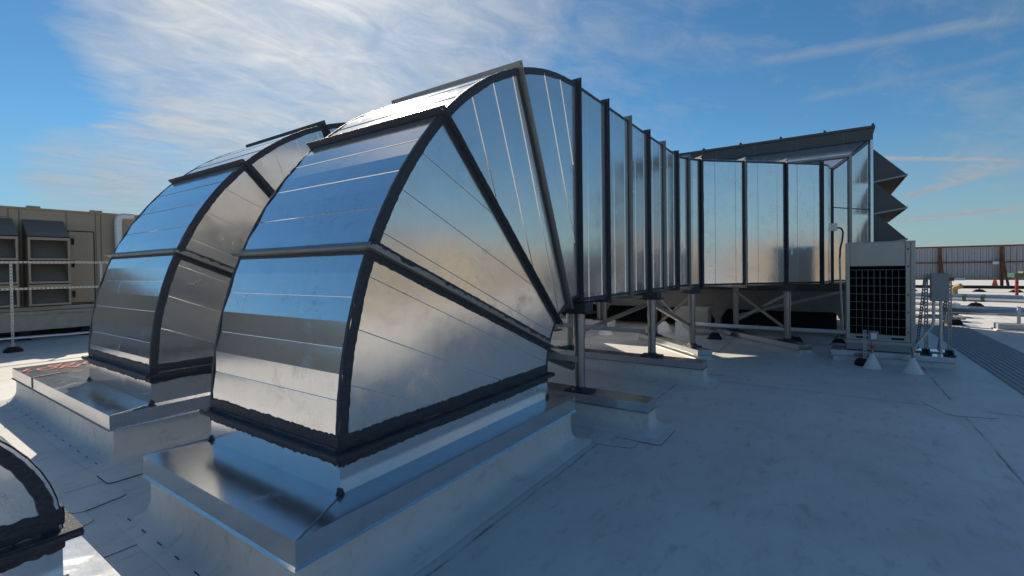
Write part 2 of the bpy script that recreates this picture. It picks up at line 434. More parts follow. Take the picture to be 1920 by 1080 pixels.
def duct_run(root, pts, z0, z1, flmats, seed=0, nribs=2):
    """rectangular duct following (near, far) plan point pairs; a flange wherever flmats is set"""
    n = len(pts); i = 0
    while i < n-1:
        j = i+1
        while j < n-1 and flmats[j] is None: j += 1
        ne = [Vector((*p[0], 0)) for p in pts[i:j+1]]; fa = [Vector((*p[1], 0)) for p in pts[i:j+1]]; m = len(ne)
        up0, up1 = Vector((0,0,z0)), Vector((0,0,z1))
        mb = MB()
        mb.add([p+up0 for p in ne]+[p+up1 for p in ne], [(k, k+1, k+1+m, k+m) for k in range(m-1)])
        mb.add([p+up0 for p in fa]+[p+up1 for p in fa], [(k+m, k+1+m, k+1, k) for k in range(m-1)])
        mb.add([p+up1 for p in ne]+[p+up1 for p in fa], [(k, k+1, k+1+m, k+m) for k in range(m-1)])
        mb.add([p+up0 for p in ne]+[p+up0 for p in fa], [(k+m, k+1+m, k+1, k) for k in range(m-1)])
        sec = mb.build('duct_section', M_side, root)
        rr = Split(); mm = MB()
        L = (ne[-1]-ne[0]).length
        for k in range(m-1):
            d = (ne[k+1]-ne[k]); l = d.length; t = d.normalized(); nn = Vector((t.y, -t.x, 0))
            cnt = nribs if m == 2 else 0
            for r in range(cnt):
                f = [.33, .80][r % 2] if cnt == 2 else .5
                p = ne[k] + d*f
                rib(rr, p+up0, p+up1, nn, .012, .008)
            if m > 2 and k > 0: rib(rr, ne[k]+up0, ne[k]+up1, nn, .010, .006)
            mastic(mm, [ne[k]+Vector((0,0,z1-.022)), ne[k+1]+Vector((0,0,z1-.022))], nn, .026, .026, .006, seed=seed+i)
            mastic(mm, [ne[k]+Vector((0,0,z0+.025)), ne[k+1]+Vector((0,0,z0+.025))], nn, .03, .03, .006, seed=seed+i+3)
            mastic(mm, [ne[k]+up1-nn*.015, ne[k+1]+up1-nn*.015], (0,0,1), .018, .018, .005, seed=seed+i+3)
        for e, sg in ((0, 1), (m-1, -1)):
            d = (ne[1]-ne[0]) if e == 0 else (ne[-1]-ne[-2]); t = d.normalized(); nn = Vector((t.y, -t.x, 0))
            o = t*(.055 if sg > 0 else -.022)
            mastic(mm, [ne[e]+up0+o, ne[e]+up1+o], nn, .024, .024, .007, seed=seed+i+e, rag=.5)
        rr.build('standing_seam', M_side, sec); mm.build('sealant', M_mas, sec)
        i = j
    for i in range(n):
        if flmats[i] is None: continue
        a = Vector((*pts[i][0], 0)); b = Vector((*pts[i][1], 0)); e = (b-a).normalized(); t = Vector((e.y, -e.x, 0))
        up0, up1 = Vector((0,0,z0)), Vector((0,0,z1))
        ring_flange(root, [a+up0, a+up1, b+up1, b+up0], t, flmats[i])

# ------------------------------------------------------------------ roof
mb = MB(); S = 900
mb.add([(-S,-S,0),(S,-S,0),(S,S,0),(-S,S,0)], [(0,1,2,3)])
tag(mb.build('roof_deck', M_roof), kind='structure')

def patch(x0, y0, x1, y1, z=.004, r=.06, rot=0):
    cx, cy = (x0+x1)/2, (y0+y1)/2; hx, hy = (x1-x0)/2, (y1-y0)/2; top = []
    for sx, sy, a0 in ((1,1,0),(-1,1,90),(-1,-1,180),(1,-1,270)):
        for k in range(5):
            a = R(a0+k*22.5); x = sx*(hx-r)+r*math.cos(a); y = sy*(hy-r)+r*math.sin(a)
            top.append((cx+x*math.cos(rot)-y*math.sin(rot), cy+x*math.sin(rot)+y*math.cos(rot), z))
    n = len(top); bot = [(a, b, .0005) for a, b, _ in top]
    # thin black cut-edge bead round the patch
    mid = [(cx+(a-cx)*1.006, cy+(b-cy)*1.006, z*.6) for a, b, _ in top]
    m = MB(); m.add(top, [tuple(range(n))]); m.add(mid+bot, [(k, (k+1)%n, (k+1)%n+n, k+n)[::-1] for k in range(n)], 1); m.add(top+mid, [(k, (k+1)%n, (k+1)%n+n, k+n)[::-1] for k in range(n)], 1)
    return tag(m.build('roof_patch', [M_skirt, M_void]), kind='structure')
patch(.55, 4.35, 1.05, 5.25); patch(.95, 4.62, 1.30, 5.05, .007, .07, .2); patch(1.30, 5.02, 1.75, 5.36, .009, .05)
patch(.72, 3.75, 1.22, 4.28, .005, .06); patch(4.35, 1.62, 4.75, 2.05, .004, .08, .2); patch(4.6, 1.4, 5.15, 1.9, .007, .06)
patch(8.1, 1.45, 8.6, 1.95, .004, .06); patch(7.35, -1.5, 8.05, -1.0, .004, .12, .3)

# rust stain by the first sleeper
m = MB(); pts = []
for k in range(24):
    a = 2*math.pi*k/24; r = 1 + .35*noise.noise(Vector((math.cos(a)*2, math.sin(a)*2, 3)))
    pts.append((4.86+.025*r*math.cos(a)+.0*r, 2.05+.19*r*math.sin(a), .012))
m.add(pts, [tuple(range(24))]); tag(m.build('roof_stain', M_rustst), kind='structure')

# ribbed walkway pads
m = MB(); x = 4.2
while x < 17.4:
    y = -3.05
    while y < -2.09:
        m.add([(x,y,.004),(x+2.38,y,.004),(x+2.38,y+.07,.004),(x,y+.07,.004),(x,y+.008,.016),(x+2.38,y+.008,.016),(x+2.38,y+.062,.016),(x,y+.062,.016)],
              [(4,5,6,7),(0,1,5,4),(1,2,6,5),(2,3,7,6),(3,0,4,7)]); y += .08
    m.add([(x,-3.05,.005),(x+2.38,-3.05,.005),(x+2.38,-2.09,.005),(x,-2.09,.005)], [(0,1,2,3)])
    x += 2.4
tag(m.build('walkway', M_walk), kind='structure')

# ------------------------------------------------------------------ curbs
def curb(x0, y0, x1, y1, inner, label, z=.45, fh=.13, flare=.15, hem_lit=True, splice=None):
    t = thing('roof_curb', ((x0+x1)/2, (y0+y1)/2, 0), label, 'roof curb', 'curbs under the ducts')
    ix0, iy0, ix1, iy1 = inner
    mb = MB(); zi = z+.02
    o = [(x0,y0,z),(x1,y0,z),(x1,y1,z),(x0,y1,z)]; i_ = [(ix0,iy0,zi),(ix1,iy0,zi),(ix1,iy1,zi),(ix0,iy1,zi)]
    for k in range(4): mb.add([o[k], o[(k+1)%4], i_[(k+1)%4], i_[k]], [(0,1,2,3)])
    b = [(x,y,z-fh) for x,y,_ in o]
    for k in range(4): mb.add([b[k], b[(k+1)%4], o[(k+1)%4], o[k]], [(0,1,2,3)])
    e = .012
    oo = [(x0-e,y0-e),(x1+e,y0-e),(x1+e,y1+e),(x0-e,y1+e)]
    for k in range(4):
        p, q = oo[k], oo[(k+1)%4]
        mb.add([(*p,z-fh-.014),(*q,z-fh-.014),b[(k+1)%4],b[k]], [(0,1,2,3)])
        mb.add([(*p,z-fh-.014),(*q,z-fh-.014),(b[(k+1)%4][0],b[(k+1)%4][1],z-fh-.016),(b[k][0],b[k][1],z-fh-.016)], [(3,2,1,0)])
    cap = mb.build('metal_cap', M_cap, t)
    hm = MB()   # hip seams at the corners
    for k in (0, 3):
        hm.add([Vector(o[k])+Vector((0,0,.001)), Vector(o[k])+Vector((.02,0,.006)), Vector(i_[k])+Vector((.02,0,.006)), Vector(i_[k])+Vector((0,0,.001))], [(0,1,2,3)])
    hm.build('hip_seam', M_cap, cap)
    # membrane skirt, flaring into the roof
    prof = [(-.03,z-fh+.02),(-.03,z-fh-.03),(-.029,.20),(-.026,.12),(-.012,.065),(.02,.03),(.07,.014),(flare,.005),(flare+.01,.0015)]
    sk = MB(); rows = []
    for d, zz in prof:
        row = []; rr = max(.0, d)*.8+.012
        for cx_, cy_, a0 in ((x1,y0,-90),(x1,y1,0),(x0,y1,90),(x0,y0,180)):
            sx = 1 if cx_ == x1 else -1; sy = 1 if cy_ == y1 else -1
            for k in range(5):
                a = R(a0+k*22.5)
                px, py = cx_+sx*(d-rr)+rr*math.cos(a), cy_+sy*(d-rr)+rr*math.sin(a)
                row.append((px, py, zz))
        # subdivide straight parts a little, with wrinkles
        rows.append(row)
    full = []
    for row in rows:
        nr = []
        for k in range(len(row)):
            p, q = Vector(row[k]), Vector(row[(k+1)%len(row)]); nr.append(p)
            if (q-p).length > .5:
                for s in range(1, 24):
                    w = p.lerp(q, s/24); h = noise.noise(w*3)*.010 if 0.01 < w.z < z-fh-.01 else 0
                    w = w + Vector((h, h, 0)); nr.append(w)
        full.append(nr)
    m_ = min(len(r) for r in full)
    if all(len(r) == m_ for r in full):
        vs = [v for r in full for v in r]
        sk.add(vs, [(i*m_+k, (i+1)*m_+k, (i+1)*m_+(k+1)%m_, i*m_+(k+1)%m_) for i in range(len(full)-1) for k in range(m_)])
    skirt = sk.build('membrane_skirt', M_skirt, t, smooth=True)
    # dark welded laps and fastening dashes on the skirt
    ds = MB(); y = y0+.05
    while y < y1:
        ds.add([(x0-.085,y,.016),(x0-.079,y,.018),(x0-.079,y+.07,.018),(x0-.085,y+.07,.016)], [(0,1,2,3)]); y += .27
    ds.build('fastener_row', M_void, skirt)
    if splice:
        sp = MB()
        sp.add([(x0-.004,splice-.035,z-fh),(x0-.004,splice+.035,z-fh),(x0-.004,splice+.035,z+.004),(x0-.004,splice-.035,z+.004)], [(0,1,2,3)][::1])
        mastic(sp, [(x0, splice, z+.006), (ix0, splice, zi+.004)], (0,0,1), .035, .035, .006)
        sp.build('sealant', M_mas, cap)
    return t
curb(1.265, 2.17, 4.28, 4.12, (1.66, 2.365, 4.06, 3.98), 'galvanised cap curb with white membrane skirt under the nearest duct')
curb(1.455, 5.55, 4.5, 9.59, (1.80, 5.60, 4.22, 7.55), 'long curb left of the nearest one, spliced and stencilled in red', splice=8.45, z=.45)
curb(-1.6, 2.45, .70, 3.34, (-1.3, 2.662, .535, 3.15), 'curb cut off by the bottom left corner of the picture')

# red stencil on the second curb
cu = bpy.data.curves.new('stencil', 'FONT'); cu.body = 'DO NOT\n STEP'; cu.size = .30; cu.align_x = 'CENTER'; cu.space_line = .8; cu.extrude = .0
fo = bpy.data.objects.new('tmp_font', cu); COL.objects.link(fo)
dg = bpy.context.evaluated_depsgraph_get(); me = bpy.data.meshes.new_from_object(fo.evaluated_get(dg)); COL.objects.unlink(fo); bpy.data.objects.remove(fo)
me.materials.clear(); me.materials.append(M_stencil)
curb2 = [o for o in bpy.data.objects if o.name.startswith('roof_curb')][1]
def stencil(x, y, z, ang):
    o = bpy.data.objects.new('stencil_lettering', me.copy()); COL.objects.link(o); o.parent = curb2
    o.location = Vector((x, y, z)) - ORG[curb2.name]; o.rotation_euler = (0, 0, ang); o.scale = (1, 1, 1); ORG[o.name] = Vector((0,0,0)); return o
stencil(2.02, 8.98, .472, R(155)); stencil(3.2, 8.95, .472, R(150))

# ------------------------------------------------------------------ duct one
D, B = M_mas, M_ang
d1 = thing('air_duct', (1.66, 3.17, .45), 'nearest and biggest duct: elbow, long run, then a bend right to the dark grey unit', 'air duct')
collar(d1, 1.66, 2.365, 4.06, 3.98, .455, .70, 1)
elbow(d1, 4.80, .70, 3.14, .74, 2.365, 3.98, [None, B, D, B, D], seed=11)
NW = [((4.80,2.365),(4.80,3.98)), ((5.60,2.365),(5.60,3.98)), ((6.41,2.365),(6.41,3.98)), ((7.22,2.365),(7.22,3.98)), ((8.03,2.365),(8.03,3.98)), ((8.84,2.365),(8.84,3.98)),
      ((9.06,2.345),(9.28,3.955)), ((9.30,2.265),(9.72,3.82)), ((9.575,2.10),(10.72,3.245)), ((10.25,1.43),(11.39,2.575)), ((10.91,.77),(12.04,1.92)), ((11.50,.18),(12.25,1.75)), ((11.75,.06),(12.38,1.68)), ((12.10,.025),(12.45,1.655)), ((12.5,.02),(12.5,1.65))]
FM = [None, D, B, D, B, D, None, B, D, B, D, D, None, None, D]
duct_run(d1, NW, 1.38, 3.84, FM, seed=20)
# transition to the unit
def face(pts, parent, name='transition_panel', seams=0):
    m = MB(); m.add(pts, [(0,1,2,3)]); o = m.build(name, M_side, parent)
    if seams:
        p = [Vector(q) for q in pts]; n = (p[1]-p[0]).cross(p[3]-p[0]).normalized(); rr = Split()
        for k in range(1, seams+1):
            f = k/(seams+1); rib(rr, p[0].lerp(p[1], f), p[3].lerp(p[2], f), n, .012, .007)
        rr.build('standing_seam', M_side, o)
    return o, [Vector(q) for q in pts]
T = [[(12.5,.02,1.38),(12.5,1.65,1.38),(12.5,1.65,3.84),(12.5,.02,3.84)],
     [(13.1,-.33,1.37),(13.1,2.75,1.37),(13.1,2.75,4.20),(13.1,-.33,4.20)],
     [(13.8,-.745,1.35),(13.8,3.95,1.35),(13.8,3.95,4.66),(13.8,-.745,4.66)]]
for a, b in zip(T[:-1], T[1:]):
    face([a[0], b[0], b[3], a[3]], d1, seams=1); face([a[3], b[3], b[2], a[2]], d1, seams=0)
    face([a[1], a[2], b[2], b[1]], d1); face([a[0], a[1], b[1], b[0]], d1)
for k, (a, b) in enumerate(zip(T[:-1], T[1:])):
    mm = MB()
    p = [Vector(q) for q in (a[0], b[0], b[3], a[3])]; n = (p[1]-p[0]).cross(p[3]-p[0]).normalized()
    q = [Vector(c) for c in (a[3], b[3], b[2], a[2])]; nt_ = (q[1]-q[0]).cross(q[3]-q[0]).normalized()
    mastic(mm, [p[3]+Vector((0,0,-.03)), p[2]+Vector((0,0,-.03))], n, .03, .03, .006)
    mastic(mm, [q[0]+Vector((0,.03,0)), q[1]+Vector((0,.03,0))], nt_, .035, .035, .006)
    mastic(mm, [q[1]-(q[1]-q[0])*.05, q[2]-(q[2]-q[3])*.05], nt_, .04, .04, .008, rag=.8)
    mastic(mm, [p[1]-(p[1]-p[0])*.07, p[2]-(p[2]-p[3])*.07], n, .03, .03, .007)
    mastic(mm, [p[0]+Vector((0,0,.03)), p[1]+Vector((0,0,.03))], n, .03, .03, .006)
    # cross seam on the near face
    za = 3.03
    mastic(mm, [Vector((p[0].x, p[0].y, za)), Vector((p[1].x, p[1].y, za+.01*k))], n, .017, .017, .005, rag=.2)
    mm.build('sealant', M_mas, d1)
ring_flange(d1, [T[1][0], T[1][3], T[1][2], T[1][1]], (1,0,0), M_ang, .05, .06)
face([(13.55,-.60,1.36),(13.795,-.80,1.36),(13.795,-.80,4.66),(13.55,-.60,4.52)], d1) if False else None
# thin warning sticker and service tag
m = MB(); m.obox((10.98,.688,1.98), (.035,-.035,0), (-.002,-.002,0), (0,0,.11)); m.build('sticker', M_white, d1)

# ------------------------------------------------------------------ duct two
d2 = thing('air_duct', (1.80, 6.5, .45), 'second big elbow duct, left of and behind the nearest one', 'air duct')
collar(d2, 1.80, 5.60, 4.26, 7.55, .455, .75, 5)
elbow(d2, 5.0, .76, 3.20, .74, 5.60, 7.55, [None, B, D, D, D], rdx=.16, rdz=.12, seed=41)
RX = [5.0+.85*k for k in range(6)]
duct_run(d2, [((x,5.60),(x,7.55)) for x in RX[:6]] + [((9.6,5.68),(9.35,7.60)), ((10.0,5.95),(9.7,7.85)), ((10.3,6.25),(9.0,7.7)), ((12.9,8.85),(11.6,10.3)), ((13.8,9.75),(12.5,11.2))][:1] + [((10.05,5.95),(9.05,7.62)), ((13.7,9.6),(12.7,11.27))], 1.50, 3.96, [None, D, B, D, B, D, None, B, D], seed=60)  # bend away is unseen, shaped to let sun through to the roof

# ------------------------------------------------------------------ duct three (bottom left corner)
d3 = thing('air_duct', (.535, 2.9, .45), 'small curved duct in the bottom left corner, edge thick with dark sealant', 'air duct')
c3 = collar(d3, -.9, 2.662, .535, 3.10, .455, .69, 9)
mb = MB(); an = [R(90)*k/14 for k in range(15)]
Rx, Rz = .62, .62
O0 = [Vector((.535-Rx+Rx*math.cos(a), 2.662, .70+Rz*math.sin(a))) for a in an]
O0.append(Vector((-1.4, 2.662, 1.32))); O1 = [Vector((p.x, 3.10, p.z)) for p in O0]; n_ = len(O0)
mb.add(O0+O1, [(k+n_, k+1+n_, k+1, k)[::-1] for k in range(n_-1)]); cp = mb.build('curved_panel', M_duct, d3)
mb = MB(); mb.add(O0+[Vector((-1.4,2.662,.70))], [tuple(range(n_+1))[::-1]]); mb.add(O1+[Vector((-1.4,3.10,.70))], [tuple(range(n_+1))]); sp3 = mb.build('side_panel', M_side, d3)
mm = MB()
c_ = Vector((.535-Rx, 2.662, .70))
ins = [c_ + (p-c_)*.945 for p in O0[:15]] + [Vector((-1.4, 2.662, 1.29))]
mastic(mm, ins, (0,-1,0), .034, .034, .010, step=.015, rag=.3)
mastic(mm, [(-1.4,2.662,.745),(.50,2.662,.745)], (0,-1,0), .045, .045, .010, step=.015, rag=.35)
ed = [Vector((p.x, p.y+.018, p.z)) for p in O0[:15]]
mastic(mm, ed, lambda p: (p.x-c_.x, 0, p.z-c_.z), .020, .020, .007, step=.015)
mm.build('sealant', M_mas, sp3)

# ------------------------------------------------------------------ duct supports
def support(name_label, a, b, zt, posts, ztop, braces, w=.30, h=.10):
    """sleeper beam from plan point a to b, posts standing on it"""
    a, b = Vector((*a,0)), Vector((*b,0)); t = (b-a).normalized(); s = Vector((-t.y, t.x, 0))
    th = thing('duct_support', (a.x, a.y, 0), name_label, 'duct support', 'post frames carrying the nearest duct')
    mb = MB(); mb.obox(a - s*w/2 + Vector((0,0,zt-h)), b-a, s*w, (0,0,h)); mb.build('sleeper_cap', M_cap, th, bevel=.004)
    mb = MB(); hem = MB()
    hem.obox(a - s*(w/2+.012) - t*.012 + Vector((0,0,zt-h-.012)), (b-a)+t*.024, s*(w+.024), (0,0,.011)); hem.build('drip_edge', M_cap, th)
    pr = [(w/2-.03, zt-h-.013), (w/2-.025, .10), (w/2+.0, .05), (w/2+.05, .02), (w/2+.13, .004), (w/2+.135, .0012)]
    rows = []
    for d, z in pr:
        e = d - w/2 + .03
        rr = [a - s*d - t*e*.9, b - s*d + t*e*.9, b + s*d + t*e*.9, a + s*d - t*e*.9]
        rows.append([p + Vector((0,0,z)) for p in rr])
    vs = [v for r_ in rows for v in r_]
    mb.add(vs, [(i*4+k, (i+1)*4+k, (i+1)*4+(k+1)%4, i*4+(k+1)%4) for i in range(len(rows)-1) for k in range(4)])
    mb.build('membrane_skirt', M_skirt, th, smooth=True)
    for (px, py) in posts:
        p = MB(); p.cyl(px, py, zt+.02, ztop-.13, .062, n=20); p.cyl(px, py, ztop-.42, ztop-.131, .070, n=20)
        po = p.build('post', M_pipe, th, smooth=True)
        f = MB(); c = Vector((px, py, 0)); f.obox(c - t*.16 - s*.11 + Vector((0,0,zt+.001)), t*.32, s*.22, (0,0,.018))
        f.lathe(px, py, [(.10,zt+.019),(.085,zt+.035),(.066,zt+.05),(.063,zt+.06)], 16); f.build('base_plate', M_mas, po)
        g = MB(); g.obox(c - t*.17 - s*.13 + Vector((0,0,ztop-.13)), t*.34, s*.26, (0,0,.015))
        g.obox(c - t*.13 - s*.10 + Vector((0,0,ztop-.115)), t*.24, s*.22, (0,0,.108)); g.cyl(px+.1*t.x, py+.1*t.y, ztop-.15, ztop-.10, .012, n=6); g.build('saddle', M_mas, po)
    for p, q, up in braces:
        m = MB(); m.angle(p, q, .065, .008, up); m.build('brace', M_ang, th)
    return th
Z=(0,0,1)
support('front post frame of the nearest duct, its sleeper stained near the curb', (5.02,1.62), (5.02,4.3), .32, [(4.97,2.45),(4.97,3.92)], 1.37,
        [((4.97,2.51,.62),(4.97,3.85,.95),(1,0,0)), ((5.0,3.92,1.1),(7.50,2.52,.72),Z), ((4.92,2.42,.70),(4.3,3.9,.88),Z), ((5.03,2.51,.62),(5.05,3.9,1.15),(1,0,0))])
support('second post frame under the straight run of the nearest duct', (7.50,1.60), (7.50,4.3), .32, [(7.57,2.43),(7.57,3.92)], 1.37,
        [((4.97,3.95,.98),(7.57,3.97,1.02),Z), ((7.62,3.92,.50),(7.62,2.45,1.15),(1,0,0)), ((9.5,2.30,.62),(7.62,2.50,1.22),Z)])
support('third post frame, slanted sleeper where the nearest duct starts to bend', (9.18,1.95), (10.9,3.67), .21, [(9.55,2.27),(10.62,3.34)], 1.37,
        [((9.6,2.30,.45),(10.6,3.3,1.15),(0,0,1)), ((10.7,3.3,.45),(9.65,2.33,1.15),(0,0,1))])
support('last post frame, slanted sleeper nearest the outdoor condenser', (10.78,.44), (12.6,2.26), .21, [(11.1,.76),(12.25,1.9)], 1.37,
        [((11.1,.84,.5),(12.25,1.96,1.2),(0,0,1)), ((12.4,1.95,.55),(12.9,-.2,1.15),(0,0,1)), ((11.15,.80,1.15),(12.2,1.85,.5),(0,0,1))])

# ------------------------------------------------------------------ dark air handler
AX0, AX1, AY0, AY1 = 13.8, 18.7, -.80, 12.5
ah = thing('air_handler', (AX0, AY0, 0), 'dark grey rooftop air handler with duct entering its wall and hoods on its right', 'air handler')
m = MB(); m.box(AX0, AY0, 1.12, AX1, AY1, 4.93); hb = m.build('body', M_ahu, ah)
m = MB(); m.box(AX0-.05, AY0-.04, 4.932, AX1+.05, AY1+.05, 4.985); rf = m.build('roof', M_ahu, ah)
m = MB()
for k in range(15): yy = AY0-.02+k*.93; m.box(AX0-.055, yy, 4.987, AX0+.12, yy+.05, 5.03)
m.build('roof_clip', M_ahu, rf)
m = MB()
for k in range(14): yy = AY0+.55+k*.95; m.box(AX0-.006, yy, 1.13, AX0-.0005, yy+.014, 4.93)
for k in range(28): m.box(AX0-.006, AY0+.2+k*.47, 4.86, AX0-.0005, AY0+.215+k*.47, 4.875)
m.build('panel_joint', M_tanh, hb)
m = MB(); m.box(AX0-.02, AY0-.003, 1.12, AX0-.002, AY0+.05, 4.66); m.build('corner_trim', M_duct, hb)
def tri_hood(parent, y, zt, h, dep, x0, x1, mat, name='intake_hood'):
    """weather hood on a -y wall: sloped top, open dark underside with a lip"""
    m = MB(); zb = zt-h; t_ = (y-dep, zb)
    P = lambda x, yy, z: (x, yy, z)
    vs = [P(x0,y,zt),P(x0,y-dep,zb+.02),P(x0,y-dep,zb),P(x0,y,zb-.10), P(x1,y,zt),P(x1,y-dep,zb+.02),P(x1,y-dep,zb),P(x1,y,zb-.10)]
    m.add(vs, [(0,1,2,3)[::-1],(4,5,6,7),(0,4,5,1)[::-1],(1,5,6,2)[::-1]])
    m.add([vs[2],vs[6],vs[7],vs[3]], [(3,2,1,0)], 1)
    o = m.build(name, [mat, M_void], parent)
    l = MB(); l.bar(P(x0-.012,y-dep-.012,zb-.005), P(x0-.012,y,zb-.105), .02, .035); l.bar(P(x0-.02,y-dep-.012,zb), P(x1,y-dep-.012,zb), .02, .04); l.build('hood_lip', M_ang, o)
for zt in (4.46, 3.72, 3.00, 2.28): tri_hood(ah, AY0-.001, zt, .68, .60, AX0+.05, AX1-.3, M_ahu)
# rails and legs
m = MB(); m.box(AX0-.02, AY0-.02, .63, AX0+.10, AY1, 1.02); m.box(AX0-.06, AY0-.03, 1.02, AX0+.14, AY1, 1.118); m.box(AX0-.05, AY0-.03, .60, AX0+.13, AY1, .628)
m.box(AX1-.1, AY0-.02, .63, AX1, AY1, 1.118); m.box(AX0+.1, AY0-.02, .63, AX1-.1, AY0+.08, 1.118); m.build('base_rail', M_baseD, ah)
for yy in (-.3, 2.6, 5.95, 9.3, 12.2):
    for xx in (AX0+.05, AX1-.05):
        m = MB(); m.cyl(xx, yy, .08, .60, .09, n=14); m.lathe(xx, yy, [(.22,.004),(.20,.05),(.12,.12),(.092,.2)], 18)
        if xx < 15:
            m.obox((xx-.08,yy-.25,.60), (.0,.50,0), (.02,0,0), (0,0,-.02)); m.add([(xx-.09,yy-.24,.60),(xx-.09,yy+.24,.60),(xx-.09,yy+.09,.34),(xx-.09,yy-.09,.34)], [(0,1,2,3)])
        m.build('leg', M_baseD, ah)
# near-black box added under the unit, standing in for the shade there
m = MB(); m.box(AX0+.9, AY0+.7, .005, AX1-.5, AY1-.3, .50); m.build('shade_box', M_rubber, ah)

# ------------------------------------------------------------------ tan air handler on the left
TX0, TX1, TY = -14.0, 12.0, 18.0
tn = thing('air_handler', (4.5, TY, 0), 'long tan rooftop air handler with hooded louvres and a door, at the far left', 'air handler')
m = MB(); m.box(TX0, TY, .92, TX1, TY+3.2, 3.55); tb = m.build('body', M_tan, tn)
m = MB(); m.box(TX0-.05, TY-.05, 3.552, TX1+.05, TY+3.25, 3.60)
for xx in [-11.9,-9.3,-6.7,-4.1,-1.4, 1.2, 3.21, 4.53, 7.4, 10]: m.box(xx-.13, TY-.07, 3.602, xx+.13, TY+.1, 3.65)
m.build('roof', M_tan, tn)
m = MB()
for xx in [2.72,2.92,3.86,4.5,4.62,5.6,6.6,7.6,1.7,.6,-.4,-1.4,-2.6,-3.6,-4.8,-6,-7.2]: m.box(xx, TY-.012, .93, xx+.025, TY-.0005, 3.54)
m.box(2.0, TY-.010, 3.30, 2.72, TY-.0005, 3.32)
for xx in [2.98+.22*k for k in range(7)]: m.box(xx, TY-.016, 3.42, xx+.015, TY-.013, 3.435)
m.build('panel_joint', M_tanh, tb)
def tier_hood(x0, x1):
    o = None
    m = MB(); y = TY-.002
    dep = .62
    m.add([(x0,y,3.28),(x1,y,3.28),(x1,y-dep,2.80),(x0,y-dep,2.80)], [(3,2,1,0)])
    m.add([(x0,y,3.28),(x0,y-dep,2.80),(x0,y-dep,2.72),(x0,y,2.72)], [(0,1,2,3)[::-1]]); m.add([(x1,y,3.28),(x1,y-dep,2.80),(x1,y-dep,2.72),(x1,y,2.72)], [(0,1,2,3)])
    h = m.build('louvre_hood', M_tanh, tn)
    fr = MB()
    for z0_, z1_ in ((2.16, 2.74), (1.54, 2.10), (.95, 1.48)):
        fr.box(x0, y-dep, z1_-.04, x1, y-dep+.04, z1_+.03, 0); fr.box(x0, y-dep, z0_, x1, y-dep+.03, z0_+.05)
        fr.box(x0, y-dep, z0_+.05, x0+.045, y-dep+.03, z1_-.04); fr.box(x1-.045, y-dep, z0_+.05, x1, y-dep+.03, z1_-.04)
    fr.box(x0, y-dep+.05, .93, x0+.02, y, 2.72); fr.box(x1-.02, y-dep+.05, .93, x1, y, 2.72); fr.build('hood_frame', M_tan, h)
    bl = MB()
    for z0_, z1_ in ((2.16, 2.74), (1.54, 2.10), (.95, 1.48)):
        bl.add([(x0+.03,y-dep+.06,z0_+.02),(x1-.03,y-dep+.06,z0_+.02),(x1-.03,y-.12,z1_+.05),(x0+.03,y-.12,z1_+.05)], [(0,1,2,3)])
    bl.build('louvre_blade', M_tanh, h)
for x0, x1 in ((2.98,3.80), (1.96,2.80), (.94,1.78), (-.1,.74), (-3.4,-2.5), (-4.5,-3.6)): tier_hood(x0, x1)
m = MB(); m.box(3.875, TY-.014, .935, 4.475, TY-.0125, 3.025); m.build('door_gap', M_void, tn)
m = MB(); m.box(3.90, TY-.03, .96, 4.45, TY-.001, 3.0); dr = m.build('door', M_tan, tn, bevel=.01)
m = MB()
for z in (2.62, 1.98, 1.12): m.box(3.96, TY-.085, z, 4.01, TY-.031, z+.18)
m.build('handle', M_rubber, dr)
m = MB(); m.box(TX0, TY-.10, .80, TX1, TY+3.2, .90); m.box(TX0, TY-.16, .70, TX1, TY-.10, .78); m.box(TX0, TY-.04, .26, TX1, TY+3.1, .79); m.build('base_rail', M_base, tn)
m = MB(); m.box(TX0+.3, TY+.5, .0, TX1-.3, TY+2.9, .255); m.build('shade_box', M_rubber, tn)  # near-black box added to darken the gap below the tan unit like shade
for k in range(12):
    m = MB(); xx = -6+k*1.27; m.box(xx, TY+.02, .0, xx+.22, TY+.3, .25); m.build('foot', M_rubber, tn)

# insulated elbow pipe on the tan unit's wall
m = MB(); m.tube([(4.99,17.8,2.2),(4.99,17.8,3.36),(5.01,17.78,3.46),(5.08,17.75,3.52),(5.35,17.72,3.53)], .09, 16); tag(m.build('pipe', M_white, smooth=True), 'white insulated elbow pipe in front of the tan unit', 'pipe')

# perforated rail frame at left
rl = thing('guard_rail', (2.39, 15.6, 0), 'pale perforated channel rail standing before the tan unit', 'railing')
def perf(mb, p, q, w=.045):
    p, q = Vector(p), Vector(q); d = q-p; L = d.length; t = d.normalized(); up = Vector((0,0,1)) if abs(t.z) < .9 else Vector((1,0,0))
    n = Vector((0,-1,0)); s = t.cross(n).normalized()
    mb.obox(p - s*w/2, d, s*w*.28, -n*.03); mb.obox(p + s*w/2, d, -s*w*.28, -n*.03)
    k = 0; st = .075
    while k*st < L:
        a = p + t*(k*st); mb.obox(a - s*w*.22, t*min(.04, L-k*st), s*w*.44, -n*.03); k += 1
m = MB(); perf(m, (2.39,15.6,.1), (2.39,15.6,2.10)); m.build('post', M_white_strut, rl)
m = MB(); perf(m, (4.00,15.6,.1), (4.00,15.6,2.10)); m.build('post', M_white_strut, rl)
m = MB(); perf(m, (.75,15.6,.1), (.75,15.6,2.10)); m.build('post', M_white_strut, rl)
m = MB(); perf(m, (.2,15.57,2.07), (4.7,15.57,2.07)); m.build('rail', M_white_strut, rl)
m = MB(); perf(m, (.2,15.57,1.45), (4.5,15.57,1.45)); m.build('rail', M_white_strut, rl)
for x in (2.39, 4.0, .75):
    m = MB(); m.lathe(x, 15.6, [(.17,.0),(.16,.05),(.10,.11),(.04,.12)], 14); m.build('rubber_foot', M_rubber, rl)
